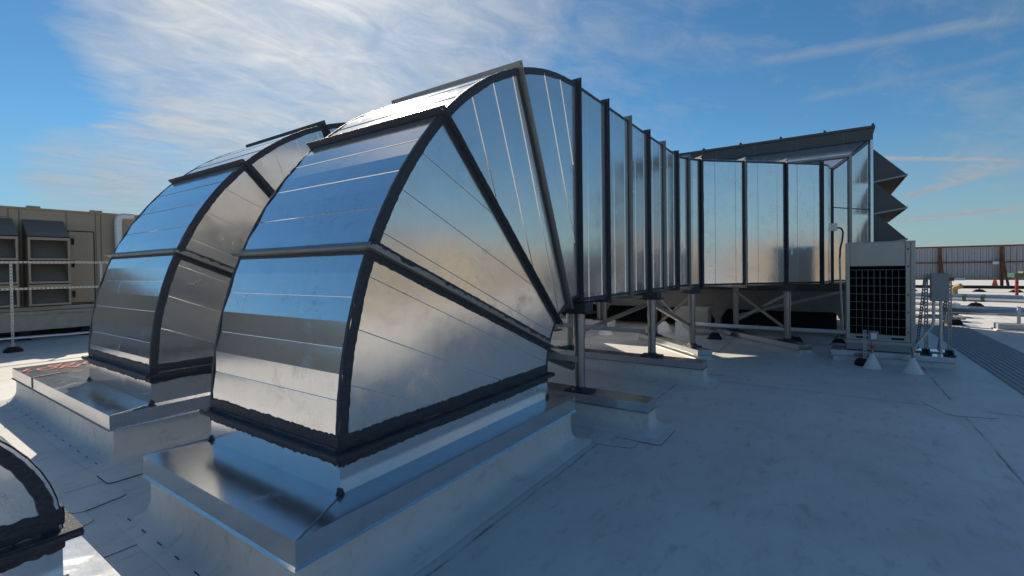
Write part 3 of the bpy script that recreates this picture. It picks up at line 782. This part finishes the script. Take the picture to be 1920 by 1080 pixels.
m = MB(); m.tube([(.3,15.2,.40),(3.2,15.2,.33),(4.6,15.2,.33)], .03, 10); tag(m.build('pipe', M_jack, smooth=True), 'thin pipe low behind the pale perforated rail', 'pipe')
m = MB(); m.angle((1.3,17.2,.75), (2.3,16.9,.05), .09, .01); tag(m.build('brace', M_ang), 'dark slanted brace under the tan unit at the left edge', 'brace')

# ------------------------------------------------------------------ condenser
ac = thing('condenser', (10.6, -.7, 0), 'tall ivory outdoor condenser with a black coil behind a wire guard', 'condenser')
x0, y0_, y1_, zb, zt = 10.60, -1.19, -.22, .30, 2.165
m = MB(); m.box(x0+.02, y0_, zb+.09, x0+.76, y1_, zt); m.build('cabinet', M_ivory, ac, bevel=.006)
m = MB(); m.box(x0-.004, y0_+.14, 1.73, x0+.018, y1_-.055, zt-.02); tp = m.build('top_panel', M_ivory, ac, bevel=.004)
m = MB()
for yy in (-.55, -.86): m.tube([(x0-.012,yy,1.81),(x0-.003,yy,1.81)], .014, 10)
m.build('screw', M_base, tp)
m = MB()
for z in (.5, .8, 1.1, 1.4, 1.68, 1.95, 2.1): m.tube([(x0-.0145,y0_+.03,z),(x0-.010,y0_+.03,z)], .007, 8)
for z in (.5, 1.1, 1.68, 2.1): m.tube([(x0-.010,y1_-.025,z),(x0-.006,y1_-.025,z)], .007, 8)
m.build('screw', M_base, ac)
m = MB(); m.box(x0-.006, y1_-.05, zb+.09, x0+.018, y1_, zt-.01); m.build('corner_post', M_ivory, ac, bevel=.004)
m = MB(); m.box(x0-.006, y0_+.07, zb+.09, x0+.018, y0_+.13, zt-.01); m.box(x0-.010, y0_, zb+.09, x0+.018, y0_+.06, zt-.005)
for z in (2.0, 1.7, 1.2, .9, .55): m.box(x0-.012, y0_+.09, z, x0-.0065, y0_+.105, z+.035, 1)
m.build('corner_post', [M_ivory, M_void], ac)
m = MB(); m.box(x0+.001, y0_+.13, .50, x0+.018, y1_-.05, 1.73); cl = m.build('coil', M_black, ac)
m = MB(); ya, yb = y0_+.14, y1_-.06
for k in range(1, 9): yy = ya+(yb-ya)*k/9; m.tube([(x0-.010,yy,.50),(x0-.010,yy,1.66)], .0022, 5)
for k in range(9): z = .50+(1.66-.50)*k/8+.002; m.tube([(x0-.014,ya,z),(x0-.014,yb,z)], .0022, 5)
m.build('wire_guard', M_grid, ac)
m = MB(); m.box(x0-.02, y0_-.01, zb+.03, x0+.74, y1_+.01, zb+.085); m.box(x0-.006, y0_+.13, zb+.09, x0+.016, y1_-.05, zb+.195)
bs = m.build('base_pan', M_ivory, ac)
m = MB()
for yy in (-.45, -.95): m.box(x0-.016, yy-.12, zb+.10, x0-.007, yy+.12, zb+.18, 0); m.box(x0-.019, yy-.09, zb+.125, x0-.0165, yy+.09, zb+.16, 1)
m.build('carry_slot', [M_ivory, M_void], bs)
m = MB(); m.box(x0+.05, y0_, .205, x0+.12, y1_, zb+.03); m.box(x0+.62, y0_, .205, x0+.69, y1_, zb+.03); m.build('mounting_rail', M_strut, ac)

cb = thing('equipment_sleeper', (10.6, -.8, 0), 'low metal capped curb on white membrane under the ivory condenser', 'roof curb')
m = MB(); m.box(10.50, -1.70, .10, 10.78, .02, .195); m.box(10.486, -1.714, .088, 10.794, .034, .099); m.build('metal_cap', M_cap, cb, bevel=.003)
m = MB(); m.box(11.10, -1.70, .10, 11.38, .02, .195); m.build('metal_cap', M_cap, cb, bevel=.003)
m = MB(); m.box(10.53, -1.67, 0, 10.75, -.01, .0875); m.box(11.13, -1.67, 0, 11.35, -.01, .0995); m.build('membrane_skirt', M_skirt, cb)

# strut stand with the disconnect box
st = thing('strut_stand', (10.62, -1.45, .2), 'dark slotted strut stand leaning back beside the condenser', 'strut stand')
def slot(mb, p, q, w=.045):
    p, q = Vector(p), Vector(q); d = q-p; L = d.length; t = d.normalized(); n = Vector((-1,0,0)); s = t.cross(n).normalized()
    mb.obox(p - s*w/2, d, s*w*.3, -n*.03); mb.obox(p + s*w/2, d, -s*w*.3, -n*.03)
    k = 0; stp = .055
    while k*stp < L: a = p + t*(k*stp); mb.obox(a - s*w*.2, t*min(.026, L-k*stp), s*w*.4, -n*.03); k += 1
for yy in (-1.33, -1.63):
    m = MB(); slot(m, (10.6, yy, .205), (10.6, yy, 1.585), .05); m.build('post', M_strut, st)
    m = MB(); slot(m, (11.15, yy+.06, .205), (10.66, yy, 1.56), .045); m.build('back_stay', M_strut, st)
for z in (1.54, 1.20, .88):
    m = MB(); m.box(10.58, -1.66, z-.02, 10.60, -1.30, z+.02); m.build('cross_bar', M_strut, st)
for yy in (-1.33, -1.63):
    m = MB(); m.box(10.54, yy-.07, .20, 10.75, yy+.07, .225); m.box(10.60, yy-.05, .225, 10.70, yy+.05, .30); m.build('foot_bracket', M_mas, st)
bx = thing('disconnect_box', (10.55, -1.47, 1.12), 'grey electrical disconnect box hung on the slotted strut stand', 'electrical box')
m = MB(); m.box(10.44, -1.60, 1.13, 10.575, -1.37, 1.60); m.build('enclosure', M_box, bx, bevel=.006)
m = MB(); m.box(10.43, -1.597, 1.14, 10.4385, -1.373, 1.59); m.build('door', M_box, bx, bevel=.004)
m = MB(); m.box(10.45, -1.66, 1.47, 10.50, -1.605, 1.53); m.build('switch_handle', M_red, bx)
m = MB(); m.tube([(10.49,-1.41,1.13),(10.49,-1.41,.80),(10.47,-1.385,.70),(10.42,-1.31,.60),(10.2,-1.16,.42),(10.10,-1.12,.36)], .022, 12); tag(m.build('conduit', M_white_strut, smooth=True), 'bent conduit from the box down to the right-hand white cone', 'conduit')
m = MB(); m.tube([(10.49,-1.50,1.13),(10.49,-1.50,.25)], .022, 12); tag(m.build('conduit', M_white_strut, smooth=True), 'straight conduit dropping from the box to the sleeper', 'conduit')
def cone(x, y, label, h=.22, r=.13, top=.33, band=None):
    t = thing('pipe_boot', (x, y, 0), label, 'pipe boot', 'white cone boots by the condenser')
    m = MB(); m.lathe(x, y, [(r,.002),(r*.96,.012),(.035,h),(.033,h+.03)], 20); m.build('boot', M_white, t, smooth=True)
    m = MB(); m.cyl(x, y, h+.03, top, .020, n=12); m.build('pipe_stub', M_pipe, t, smooth=True)
    if band:
        m = MB(); m.cyl(x, y, band, band+.06, .023, n=12); m.build('tape_band', M_red, t)
    return t
cone(9.99, -.56, 'white cone boot with red band, left of the two before the condenser', top=.46, band=.33)
cone(9.83, -1.07, 'white cone boot, right of the two before the condenser', r=.14, top=.42)
jb = thing('junction_box', (10.1, -.57, .4), 'small junction box on a holed strip post in front of the condenser', 'junction box')
m = MB(); m.box(10.02, -.65, .46, 10.12, -.52, .62); m.build('enclosure', M_box, jb, bevel=.004)
m = MB(); m.box(10.012, -.625, .49, 10.0195, -.545, .59); m.build('cover', M_white, jb)
m = MB(); slot(m, (10.15,-.47,.05), (10.15,-.47,.62), .05); m.build('post', M_white_strut, jb)
m = MB(); m.lathe(10.18, -.44, [(.12,.0),(.12,.06),(.08,.12)], 12); m.build('rubber_foot', M_rubber, jb)

# cable and switch on the duct corner
sw = thing('duct_switch', (12.35, -.03, 0), 'small grey switch box with black cable and tall conduit on the duct corner', 'switch box')
m = MB(); m.box(12.28, -.10, 2.50, 12.40, .015, 2.66); m.build('enclosure', M_white, sw, bevel=.004)
m = MB(); m.tube([(12.3,-.10,2.56),(12.3,-.17,2.54),(12.3,-.20,2.45),(12.3,-.18,2.25),(12.3,-.15,2.12),(12.3,-.14,1.9)], .018, 10); m.build('cable', M_rubber, sw, smooth=True)
m = MB(); m.tube([(12.3,-.14,1.9),(12.3,-.15,1.3),(12.3,-.19,.32)], .02, 10); m.build('conduit', M_white_strut, sw, smooth=True)

# white pipe on rubber blocks
m = MB(); m.tube([(12.0,3.0,.36),(12.05,2.4,.34),(12.3,.8,.31),(12.38,.0,.30),(12.4,-.4,.30)], .045, 14); tag(m.build('pipe', M_white, smooth=True), 'white pipe on rubber blocks behind the last duct post', 'pipe')
def block(x, y, zt, label, r=.16):
    t = thing('pipe_block', (x, y, 0), label, 'pipe support', 'black rubber pipe blocks')
    m = MB(); m.add([(x-r*.7,y-r,0),(x+r*.7,y-r,0),(x+r*.7,y+r,0),(x-r*.7,y+r,0),(x-r*.4,y-r*.45,.15),(x+r*.4,y-r*.45,.15),(x+r*.4,y+r*.45,.15),(x-r*.4,y+r*.45,.15)], [(4,5,6,7),(0,1,5,4),(1,2,6,5),(2,3,7,6),(3,0,4,7)]); m.build('rubber_base', M_rubber, t)
    m = MB(); m.box(x-.03, y-.05, .151, x+.03, y+.05, .175); m.cyl(x, y, .17, zt, .012, n=8); m.box(x-.05, y-.025, zt-.03, x+.05, y+.025, zt-.01); m.build('clamp', M_pipe, t)
    return t
block(12.1, 2.35, .34, 'rubber block under the left end of the white pipe'); block(12.33, .68, .30, 'rubber block under the white pipe behind the last duct post')
block(12.42, -.12, .28, 'rubber block under the white pipe by the tall conduit')

# vent pipe, boots and boxes beneath the ducts
vp = thing('vent_pipe', (11.57, 4.95, 0), 'galvanised gooseneck vent pipe in a white boot seen under the ducts', 'vent pipe')
m = MB(); m.tube([(11.57,4.95,.05),(11.57,4.95,.86),(11.53,4.99,.93),(11.44,5.07,.96),(11.36,5.14,.93),(11.34,5.16,.84)], .045, 14); m.build('pipe', M_pipe, vp, smooth=True)
m = MB(); m.lathe(11.57, 4.95, [(.24,.002),(.22,.03),(.17,.08),(.16,.16),(.06,.19)], 20); m.build('boot', M_white, vp, smooth=True)
t = thing('pipe_boot', (12.9, 3.82, 0), 'wide white boot round a dark stub under the bend of the nearest duct', 'pipe boot')
m = MB(); m.lathe(12.9, 3.82, [(.30,.002),(.28,.05),(.20,.14),(.10,.24),(.07,.27)], 20); m.build('boot', M_white, t, smooth=True)
m = MB(); m.cyl(12.9, 3.82, .27, .55, .055, n=12); m.build('pipe_stub', M_rust, t, smooth=True)
t = thing('equipment_box', (12.4, 3.2, 0), 'grey box on a white block beneath the bend of the nearest duct', 'equipment box')
m = MB(); m.box(12.3, 3.0, 0, 12.6, 3.34, .33); m.build('plinth', M_white, t, bevel=.01)
m = MB(); m.box(12.35, 2.55, .335, 12.75, 3.36, .72); m.build('enclosure', M_base, t, bevel=.01)
m = MB(); m.tube([(16.6,9.5,.30),(16.2,6.2,.28),(15.6,4.6,.27),(15.4,3.2,.27)], .045, 12); tag(m.build('pipe', M_orange, smooth=True), 'orange gas pipe running beneath the dark grey unit', 'pipe')
block(16.0, 6.9, .3, 'rubber block under the orange pipe beneath the dark unit', .22)
t = thing('pipe_block', (13.9, 7.3, 0), 'red and black block with a strut on top, seen beneath the ducts', 'pipe support')
m = MB(); m.box(13.6, 7.0, 0, 13.9, 7.9, .16); m.build('rubber_base', M_red, t); m = MB(); m.box(13.58, 6.98, .161, 13.92, 7.92, .20); m.box(13.7,7.4,.2,13.76,7.46,.62); m.box(13.66,7.2,.62,13.8,7.9,.66); m.build('strut', M_white_strut, t)
m = MB(); m.box(9.6, 6.35, 0, 10.9, 6.8, .2); tag(m.build('equipment_sleeper', M_skirt), 'pale sleeper under the second duct, glimpsed behind the first post', 'sleeper')
for k, (x, lb) in enumerate(((6.6, 'post pair of the second duct nearest its elbow'), (10.3, 'post pair carrying the middle of the second duct'), (13.0, 'post pair at the far end of the second duct'))):
    t = thing('duct_support', (x, 5.8, 0), lb, 'duct support', 'post frames of the second duct')
    for y in (5.75, 7.4):
        m = MB(); m.cyl(x, y, .205, 1.49, .065, n=16); po = m.build('post', M_pipe, t, smooth=True)
        m = MB(); m.box(x-.14, y-.14, .2005, x+.14, y+.14, .23); m.build('base_plate', M_mas, po)
    m = MB(); m.box(x-.15, 5.3, 0, x+.15, 7.9, .2); m.build('sleeper_cap', M_skirt, t)

# ------------------------------------------------------------------ right background
def jpipe(pts, r, label):
    m = MB(); m.tube(pts, r, 20); tag(m.build('pipe', M_jack, smooth=True), label, 'pipe')
jpipe([(26.9,-2.0,.35),(25.4,-6.2,.35),(24.4,-9.5,.35)], .15, 'farther jacketed pipe, with two green bands, right of the disconnect box')
jpipe([(25.2,-6.0,.52),(23.6,-6.2,.50),(21.6,-6.35,.48),(17,-7.5,.48)], .11, 'jacketed branch pipe leaving the farther pipe at the right edge')
jpipe([(17.9,-2.6,.45),(17.6,-3.3,.45),(17.3,-5.0,.45),(16.9,-9,.45)], .115, 'nearer jacketed pipe on a metal block, right of the disconnect box')
m = MB()
for f in (.22, .34): c = Vector((26.9,-2.0,.35)).lerp(Vector((25.4,-6.2,.35)), f+.35); m.tube([c, c+Vector((-.04,-.11,0))], .156, 20)
tag(m.build('tape_band', M_green), 'green tape bands round the farther jacketed pipe', 'tape')
m = MB(); m.tube([(22.6,-2.6,.26),(21.7,-5.2,.26)], .03, 10); tag(m.build('pipe', M_rubber), 'thin black pipe between the two jacketed pipes', 'pipe')
block(25.9, -4.75, .2, 'rubber block under the farther jacketed pipe', .26)
t = thing('pipe_stand', (17.35,-3.95,0), 'metal and timber block stand clamped to the nearer jacketed pipe', 'pipe support')
m = MB(); m.box(17.1,-4.35,.03,17.5,-3.55,.17); m.build('block', M_white_strut, t); m = MB(); m.box(17.0,-4.45,0,17.6,-3.5,.029); m.build('pad', M_white, t)
m = MB(); m.box(17.26,-4.0,.171,17.32,-3.94,.62); m.build('clamp', M_jack, t)
# slotted channel racks
names = ['highest slotted channel rack on rubber feet behind the disconnect box', 'middle slotted channel rack behind the disconnect box', 'lowest and nearest slotted channel rack by the walkway']
for k, (x, z, ye) in enumerate(((20.6,.42,-3.42),(19.0,.33,-3.2),(17.9,.22,-3.08))):
    t = thing('channel_rack', (x, -2, 0), names[k], 'pipe rack', 'slotted channel racks')
    for j in range(3):
        m = MB(); xx = x+j*.26
        m.box(xx, ye, z, xx+.10, -.9, z+.012)
        y = ye
        while y < -.9: m.box(xx, y, z+.012, xx+.1, y+.07, z+.03); y += .12
        m.box(xx, ye, z-.05, xx+.012, -.9, z); m.build('channel', M_white_strut, t)
    for yy in (ye+.2, -1.3):
        m = MB(); m.add([(x-.1,yy-.17,0),(x+.7,yy-.17,0),(x+.7,yy+.17,0),(x-.1,yy+.17,0),(x-.05,yy-.08,z-.051),(x+.65,yy-.08,z-.051),(x+.65,yy+.08,z-.051),(x-.05,yy+.08,z-.051)], [(4,5,6,7),(0,1,5,4),(1,2,6,5),(2,3,7,6),(3,0,4,7)]); m.build('rubber_foot', M_rubber, t)
# long low pipes before the fence
m = MB(); m.tube([(39.5,2,.28),(39.2,-14,.28)], .10, 12); tag(m.build('pipe', M_rubber), 'long dark pipe lying in front of the corrugated fence', 'pipe')
for k in range(5):
    yy = -4.2-k*1.55; block(39.0, yy, .2, ['leftmost','second','middle','fourth','rightmost'][k]+' dark block under the long pipe by the fence', .3)
# traffic cone, valve, green stand
t = thing('traffic_cone', (44.8,-9.15,0), 'orange traffic cone by the corrugated fence', 'traffic cone')
m = MB(); m.lathe(44.8,-9.15,[(.19,.03),(.03,.75)],16); m.build('cone', M_cone, t, smooth=True); m = MB(); m.box(44.55,-9.4,0,45.05,-8.9,.03); m.build('base', M_cone, t)
m = MB(); m.tube([(36.5,-5.80,0),(36.5,-5.80,.28),(36.45,-5.88,.38),(36.3,-6.05,.45)], .15, 10); tag(m.build('capped_pipe', M_yellow), 'yellow capped pipe end just right of the disconnect box', 'pipe cap')
t = thing('pipe_stand', (31.5,-7.3,0), 'green topped stand with red legs at the right edge', 'stand')
m = MB(); m.box(31.1,-8.4,1.05,32.2,-7.0,1.25); m.build('top', M_green, t)
for yy in (-7.15,-7.5): m = MB(); m.box(31.4,yy-.05,0,31.5,yy+.05,1.049); m.build('leg', M_red if yy > -7.3 else M_green, t)
m = MB(); m.box(31.2,-8.3,1.251,31.9,-7.3,1.32); m.build('plank', M_yellow, t)

# ------------------------------------------------------------------ corrugated parapet fences
def fence(p, q, label, z0=.56, z1=2.93, parts=True, inward=(-1,0), step=3.2, first=0):
    p, q = Vector((*p,0)), Vector((*q,0)); d = (q-p); L = d.length; t = d.normalized(); n = Vector((*inward,0))
    th = thing('corrugated_fence', (p.x,p.y,0), label, 'fence')
    mb = MB(); vs = []; k = 0; s = 0; per = .30
    while s < L:
        for ds, o in ((0,0),(.10,0),(.14,.05),(.22,.05),(.26,0)):
            if s+ds < L: vs.append(p + t*(s+ds) + n*o)
        s += per
    m_ = len(vs); mb.add([v+Vector((0,0,z0+.01)) for v in vs]+[v+Vector((0,0,z1-.02)) for v in vs], [(i,i+1,i+1+m_,i+m_) for i in range(m_-1)])
    mb.build('corrugated_sheet', M_fence, th)
    for z in (z0, (z0+z1)/2+.03, z1):
        m = MB(); m.bar(p+n*.10+Vector((0,0,z)), q+n*.10+Vector((0,0,z)), .09, .07 if z < z1 else .10); m.build('rail', M_rust, th)
    k = 0; s = first
    while s < L and k < 60:
        c = p + t*s
        m = MB(); m.bar(c+n*.20, c+n*.20+Vector((0,0,z1+.02)), .16, .16, up=(t.x,t.y,0)); m.bar(c+n*.20, c+n*.20+Vector((0,0,.12)), .4, .4, up=(t.x,t.y,0)); m.build('post', M_rust, th)
        m = MB(); m.bar(c+n*.26+Vector((0,0,2.3)), c+n*1.75+Vector((0,0,.05)), .12, .12); m.build('brace', M_rust, th)
        s += step; k += 1
    return th
fence((46.5,-30), (46.5,26), 'corrugated metal fence with rusty frame and slanted braces along the far right roof edge', inward=(-1,0), step=3.2, first=30-16.29+.1)
fence((-40,-30.0), (46.2,-30.0), 'corrugated fence along the right-hand roof edge, unseen, added for reflections', inward=(0,1), step=6.4)  # this and the next two fences are unseen, added for the metal to reflect
fence((-40,45.0), (46.2,45.0), 'corrugated fence along the left roof edge behind the tan unit, unseen, added for reflections', inward=(0,-1), step=6.4)
fence((-40,-29.7), (-40,44.7), 'corrugated fence along the roof edge behind the photographer, unseen, added for reflections', inward=(1,0), step=6.4)
# clips on fence rails
m = MB(); m.box(46.1,-7.9,.50,46.25,-7.35,.68); tag(m.build('junction_box', M_white), 'white box on the bottom rail of the far fence', 'box')
m = MB(); m.box(46.05,-9.62,1.62,46.2,-9.3,1.82); tag(m.build('junction_box', M_white), 'pale box on the middle rail beside the right fence post', 'box')

# tan unit added out of frame to give the duct sides a warm reflection
rt = thing('air_handler', (15, -9, 0), 'sunlit tan air handler added out of view on the right, mirrored in duct walls', 'air handler')
m = MB(); m.box(8.5, -12.2, .5, 27, -9.2, 2.75); m.box(13, -12.0, 2.75, 17.5, -9.4, 3.3); m.build('body', M_tan, rt)
m = MB(); m.box(8.6, -12.1, 0, 26.9, -9.3, .499); m.build('base_rail', M_base, rt)
m = MB()
for x in (10,12.4,18.5,21,23.5): m.box(x, -9.199, .8, x+.9, -9.0, 2.3)
m.build('louvre_hood', M_tanh, rt)

# ------------------------------------------------------------------ sky
SUN_AZ, SUN_EL = R(58), R(36.8)      # azimuth measured from +x toward +y
sd = Vector((math.cos(SUN_EL)*math.cos(SUN_AZ), math.cos(SUN_EL)*math.sin(SUN_AZ), math.sin(SUN_EL)))
w = bpy.data.worlds.new('World'); sc.world = w; w.use_nodes = True; nt = w.node_tree
bg = nt.nodes['Background']
sky = nt.nodes.new('ShaderNodeTexSky'); sky.sky_type = 'NISHITA'; sky.sun_disc = False
sky.sun_elevation = SUN_EL; sky.sun_rotation = math.pi/2 - SUN_AZ; sky.altitude = 900; sky.air_density = 1.0; sky.dust_density = .15; sky.ozone_density = 1.6
tc = nt.nodes.new('ShaderNodeTexCoord').outputs['Generated']
nrm = nt.nodes.new('ShaderNodeVectorMath'); nrm.operation = 'NORMALIZE'; lk(nt, tc, nrm.inputs[0]); DV = nrm.outputs[0]
def dot(vec):
    n = nt.nodes.new('ShaderNodeVectorMath'); n.operation = 'DOT_PRODUCT'; lk(nt, DV, n.inputs[0]); n.inputs[1].default_value = tuple(vec); return n.outputs['Value']
CAMM = Matrix(((0.56414599,-0.01876768,0.82546173),(-0.82556851,0.00323929,0.56429261),(-0.01326437,-0.99981862,-0.01366657)))
def dirp(x, y): return (CAMM @ Vector(((x-960)/877.7, (y-515.64)/877.7, 1))).normalized()
# cirrus sheet: directions flattened on a high plane, fibres pulled along one heading
sx = nt.nodes.new('ShaderNodeSeparateXYZ'); lk(nt, DV, sx.inputs[0])
den = math_(nt, 'ADD', math_(nt, 'MAXIMUM', sx.outputs[2], 0), .10)
U = math_(nt, 'DIVIDE', sx.outputs[0], den); V = math_(nt, 'DIVIDE', sx.outputs[1], den)
cb_ = nt.nodes.new('ShaderNodeCombineXYZ'); lk(nt, U, cb_.inputs[0]); lk(nt, V, cb_.inputs[1]); PV = cb_.outputs[0]
def skynoise(scale, detail, rough, dist, rot, s3, off=(0,0,0)):
    mp = nt.nodes.new('ShaderNodeMapping'); mp.inputs['Rotation'].default_value = (0,0,rot); mp.inputs['Scale'].default_value = s3; mp.inputs['Location'].default_value = off
    # rotate first, then stretch
    m0 = nt.nodes.new('ShaderNodeMapping'); m0.inputs['Rotation'].default_value = (0,0,rot); lk(nt, PV, m0.inputs[0])
    mp.inputs['Rotation'].default_value = (0,0,0); lk(nt, m0.outputs[0], mp.inputs[0])
    n = nt.nodes.new('ShaderNodeTexNoise'); lk(nt, mp.outputs[0], n.inputs['Vector']); n.inputs['Scale'].default_value = scale; n.inputs['Detail'].default_value = detail; n.inputs['Roughness'].default_value = rough; n.inputs['Distortion'].default_value = dist
    return n.outputs['Fac']
n1 = skynoise(1.25, 12, .62, .45, R(28), (1.0, 2.0, 1)); n2 = skynoise(4.0, 12, .66, .8, R(10), (1.0, 1.7, 1), (3,1,0)); n3 = skynoise(.7, 5, .55, .6, R(35), (1, 1.4, 1), (7,2,0))
def blob(x, y, deg, soft=.6):
    c = math.cos(R(deg)); d = dot(dirp(x, y))
    n = nt.nodes.new('ShaderNodeMapRange'); n.interpolation_type = 'SMOOTHSTEP'; lk(nt, d, n.inputs[0])
    n.inputs[1].default_value = math.cos(R(deg)); n.inputs[2].default_value = math.cos(R(deg*(1-soft))); return n.outputs[0]
acc = None
for x, y, dg_, k in ((560,60,23,1.0),(760,-60,24,.95),(330,60,11,.8),(420,220,10,1.0),(300,345,9,.9),(170,330,6,.75),(540,250,9,.8),(900,60,16,.55),(250,380,8,.7),(1000,-150,26,.5),(640,-380,32,1.0),(900,-900,30,.9),(620,350,12,.5)):
    b_ = math_(nt, 'MULTIPLY', blob(x, y, dg_), k); acc = b_ if acc is None else math_(nt, 'MAXIMUM', acc, b_)
thin = None
for x, y, dg_, k in ((1150,120,20,.42),(1350,120,14,.30),(1600,60,16,.26),(1780,330,8,.30),(1850,290,5,.5),(1250,250,9,.25),(1900,110,7,.35)):
    b_ = math_(nt, 'MULTIPLY', blob(x, y, dg_), k); thin = b_ if thin is None else math_(nt, 'MAXIMUM', thin, b_)
cov = math_(nt, 'MAXIMUM', acc, thin)
nn = math_(nt, 'ADD', math_(nt, 'ADD', math_(nt, 'MULTIPLY', n1, .50), math_(nt, 'MULTIPLY', n2, .26)), math_(nt, 'MULTIPLY', n3, .24))
den_ = math_(nt, 'ADD', math_(nt, 'MULTIPLY', math_(nt, 'SUBTRACT', nn, .5), 2.9), math_(nt, 'MULTIPLY_ADD', cov, 1.18, -.38))
mask = math_(nt, 'MULTIPLY', den_, .95, clamp=True)
mask = math_(nt, 'MULTIPLY', mask, ramp(nt, sx.outputs[2], [(.02, .25), (.12, 1)]))
# contrails
def trail(p, q, w, k, breakup=.5):
    a, b = dirp(*p), dirp(*q); n = a.cross(b).normalized(); mid = (a+b).normalized()
    dist = math_(nt, 'ABSOLUTE', math_(nt, 'ADD', dot(n), math_(nt, 'MULTIPLY', math_(nt, 'SUBTRACT', n2, .5), w*1.2)))
    g = math_(nt, 'SUBTRACT', 1, math_(nt, 'DIVIDE', dist, w), clamp=True); g = math_(nt, 'POWER', g, .8)
    half = math.acos(max(-1, min(1, mid.dot(a))))
    e = nt.nodes.new('ShaderNodeMapRange'); e.interpolation_type = 'SMOOTHSTEP'; lk(nt, dot(mid), e.inputs[0]); e.inputs[1].default_value = math.cos(half*1.1); e.inputs[2].default_value = math.cos(half*.7)
    f = math_(nt, 'MULTIPLY', g, e.outputs[0]); return math_(nt, 'MULTIPLY', f, math_(nt, 'MULTIPLY_ADD', n2, breakup*2, k-breakup), clamp=True)
for a_ in (((165,236),(370,248),.006,.85,.4),((1640,297),(1925,300),.005,1.1,.3),((1690,370),(1860,322),.007,1.1,.4),((1670,414),(1930,388),.006,.95,.3),((1760,335),(1930,300),.016,.7,.5),((1400,120),(1960,25),.012,.42,.4),((1500,190),(1930,95),.010,.22,.3),((90,335),(260,285),.01,.3,.3)):
    mask = math_(nt, 'MAXIMUM', mask, trail(*a_))
sx_pre = nt.nodes.new('ShaderNodeSeparateXYZ'); lk(nt, DV, sx_pre.inputs[0])
hs = nt.nodes.new('ShaderNodeHueSaturation'); lk(nt, sky.outputs[0], hs.inputs['Color']); hs.inputs['Saturation'].default_value = 1.12; hs.inputs['Value'].default_value = 1.0
tint = mixc(nt, 1, hs.outputs[0], (.47,.73,.79), 'MULTIPLY')
tint = mixc(nt, ramp(nt, sx_pre.outputs[2], [(0, .75), (.24, 0)]), tint, (2.15,2.65,2.95))
sunk = math_(nt, 'POWER', math_(nt, 'MAXIMUM', dot(sd), 0), 11)
cb2 = nt.nodes.new('ShaderNodeCombineXYZ')
for i, (b0, b1) in enumerate(((2.85, 4.9), (3.2, 4.3), (3.55, 3.5))):
    lk(nt, math_(nt, 'MULTIPLY', math_(nt, 'MULTIPLY_ADD', sunk, b1, b0), math_(nt, 'MULTIPLY_ADD', n2, .6, .70)), cb2.inputs[i])
cc = mixc(nt, math_(nt, 'MULTIPLY', mask, .86), tint, cb2.outputs[0])
lk(nt, cc, bg.inputs[0]); bg.inputs[1].default_value = .10

sun = bpy.data.lights.new('sun', 'SUN'); sun.energy = 4.6; sun.angle = R(.53); sun.color = (1, .87, .70)
so = bpy.data.objects.new('sun', sun); COL.objects.link(so); so.rotation_euler = sd.to_track_quat('Z', 'Y').to_euler()

# ------------------------------------------------------------------ camera
cam = bpy.data.cameras.new('camera'); co = bpy.data.objects.new('camera', cam); COL.objects.link(co)
rt_, dn, fw = CAMM.col[0], CAMM.col[1], CAMM.col[2]
mw = Matrix((rt_, -dn, -fw)).transposed().to_4x4(); mw.translation = Vector((0,0,1.77)); co.matrix_world = mw
cam.sensor_width = 36; cam.lens = 877.7/1920*36; cam.shift_y = -24.36/1920; cam.clip_end = 5000; cam.clip_start = .05
sc.camera = co
sc.view_settings.view_transform = 'Standard'; sc.view_settings.look = 'None'; sc.view_settings.exposure = .28; sc.view_settings.gamma = 1
sc.render.resolution_x = 1024; sc.render.resolution_y = 576
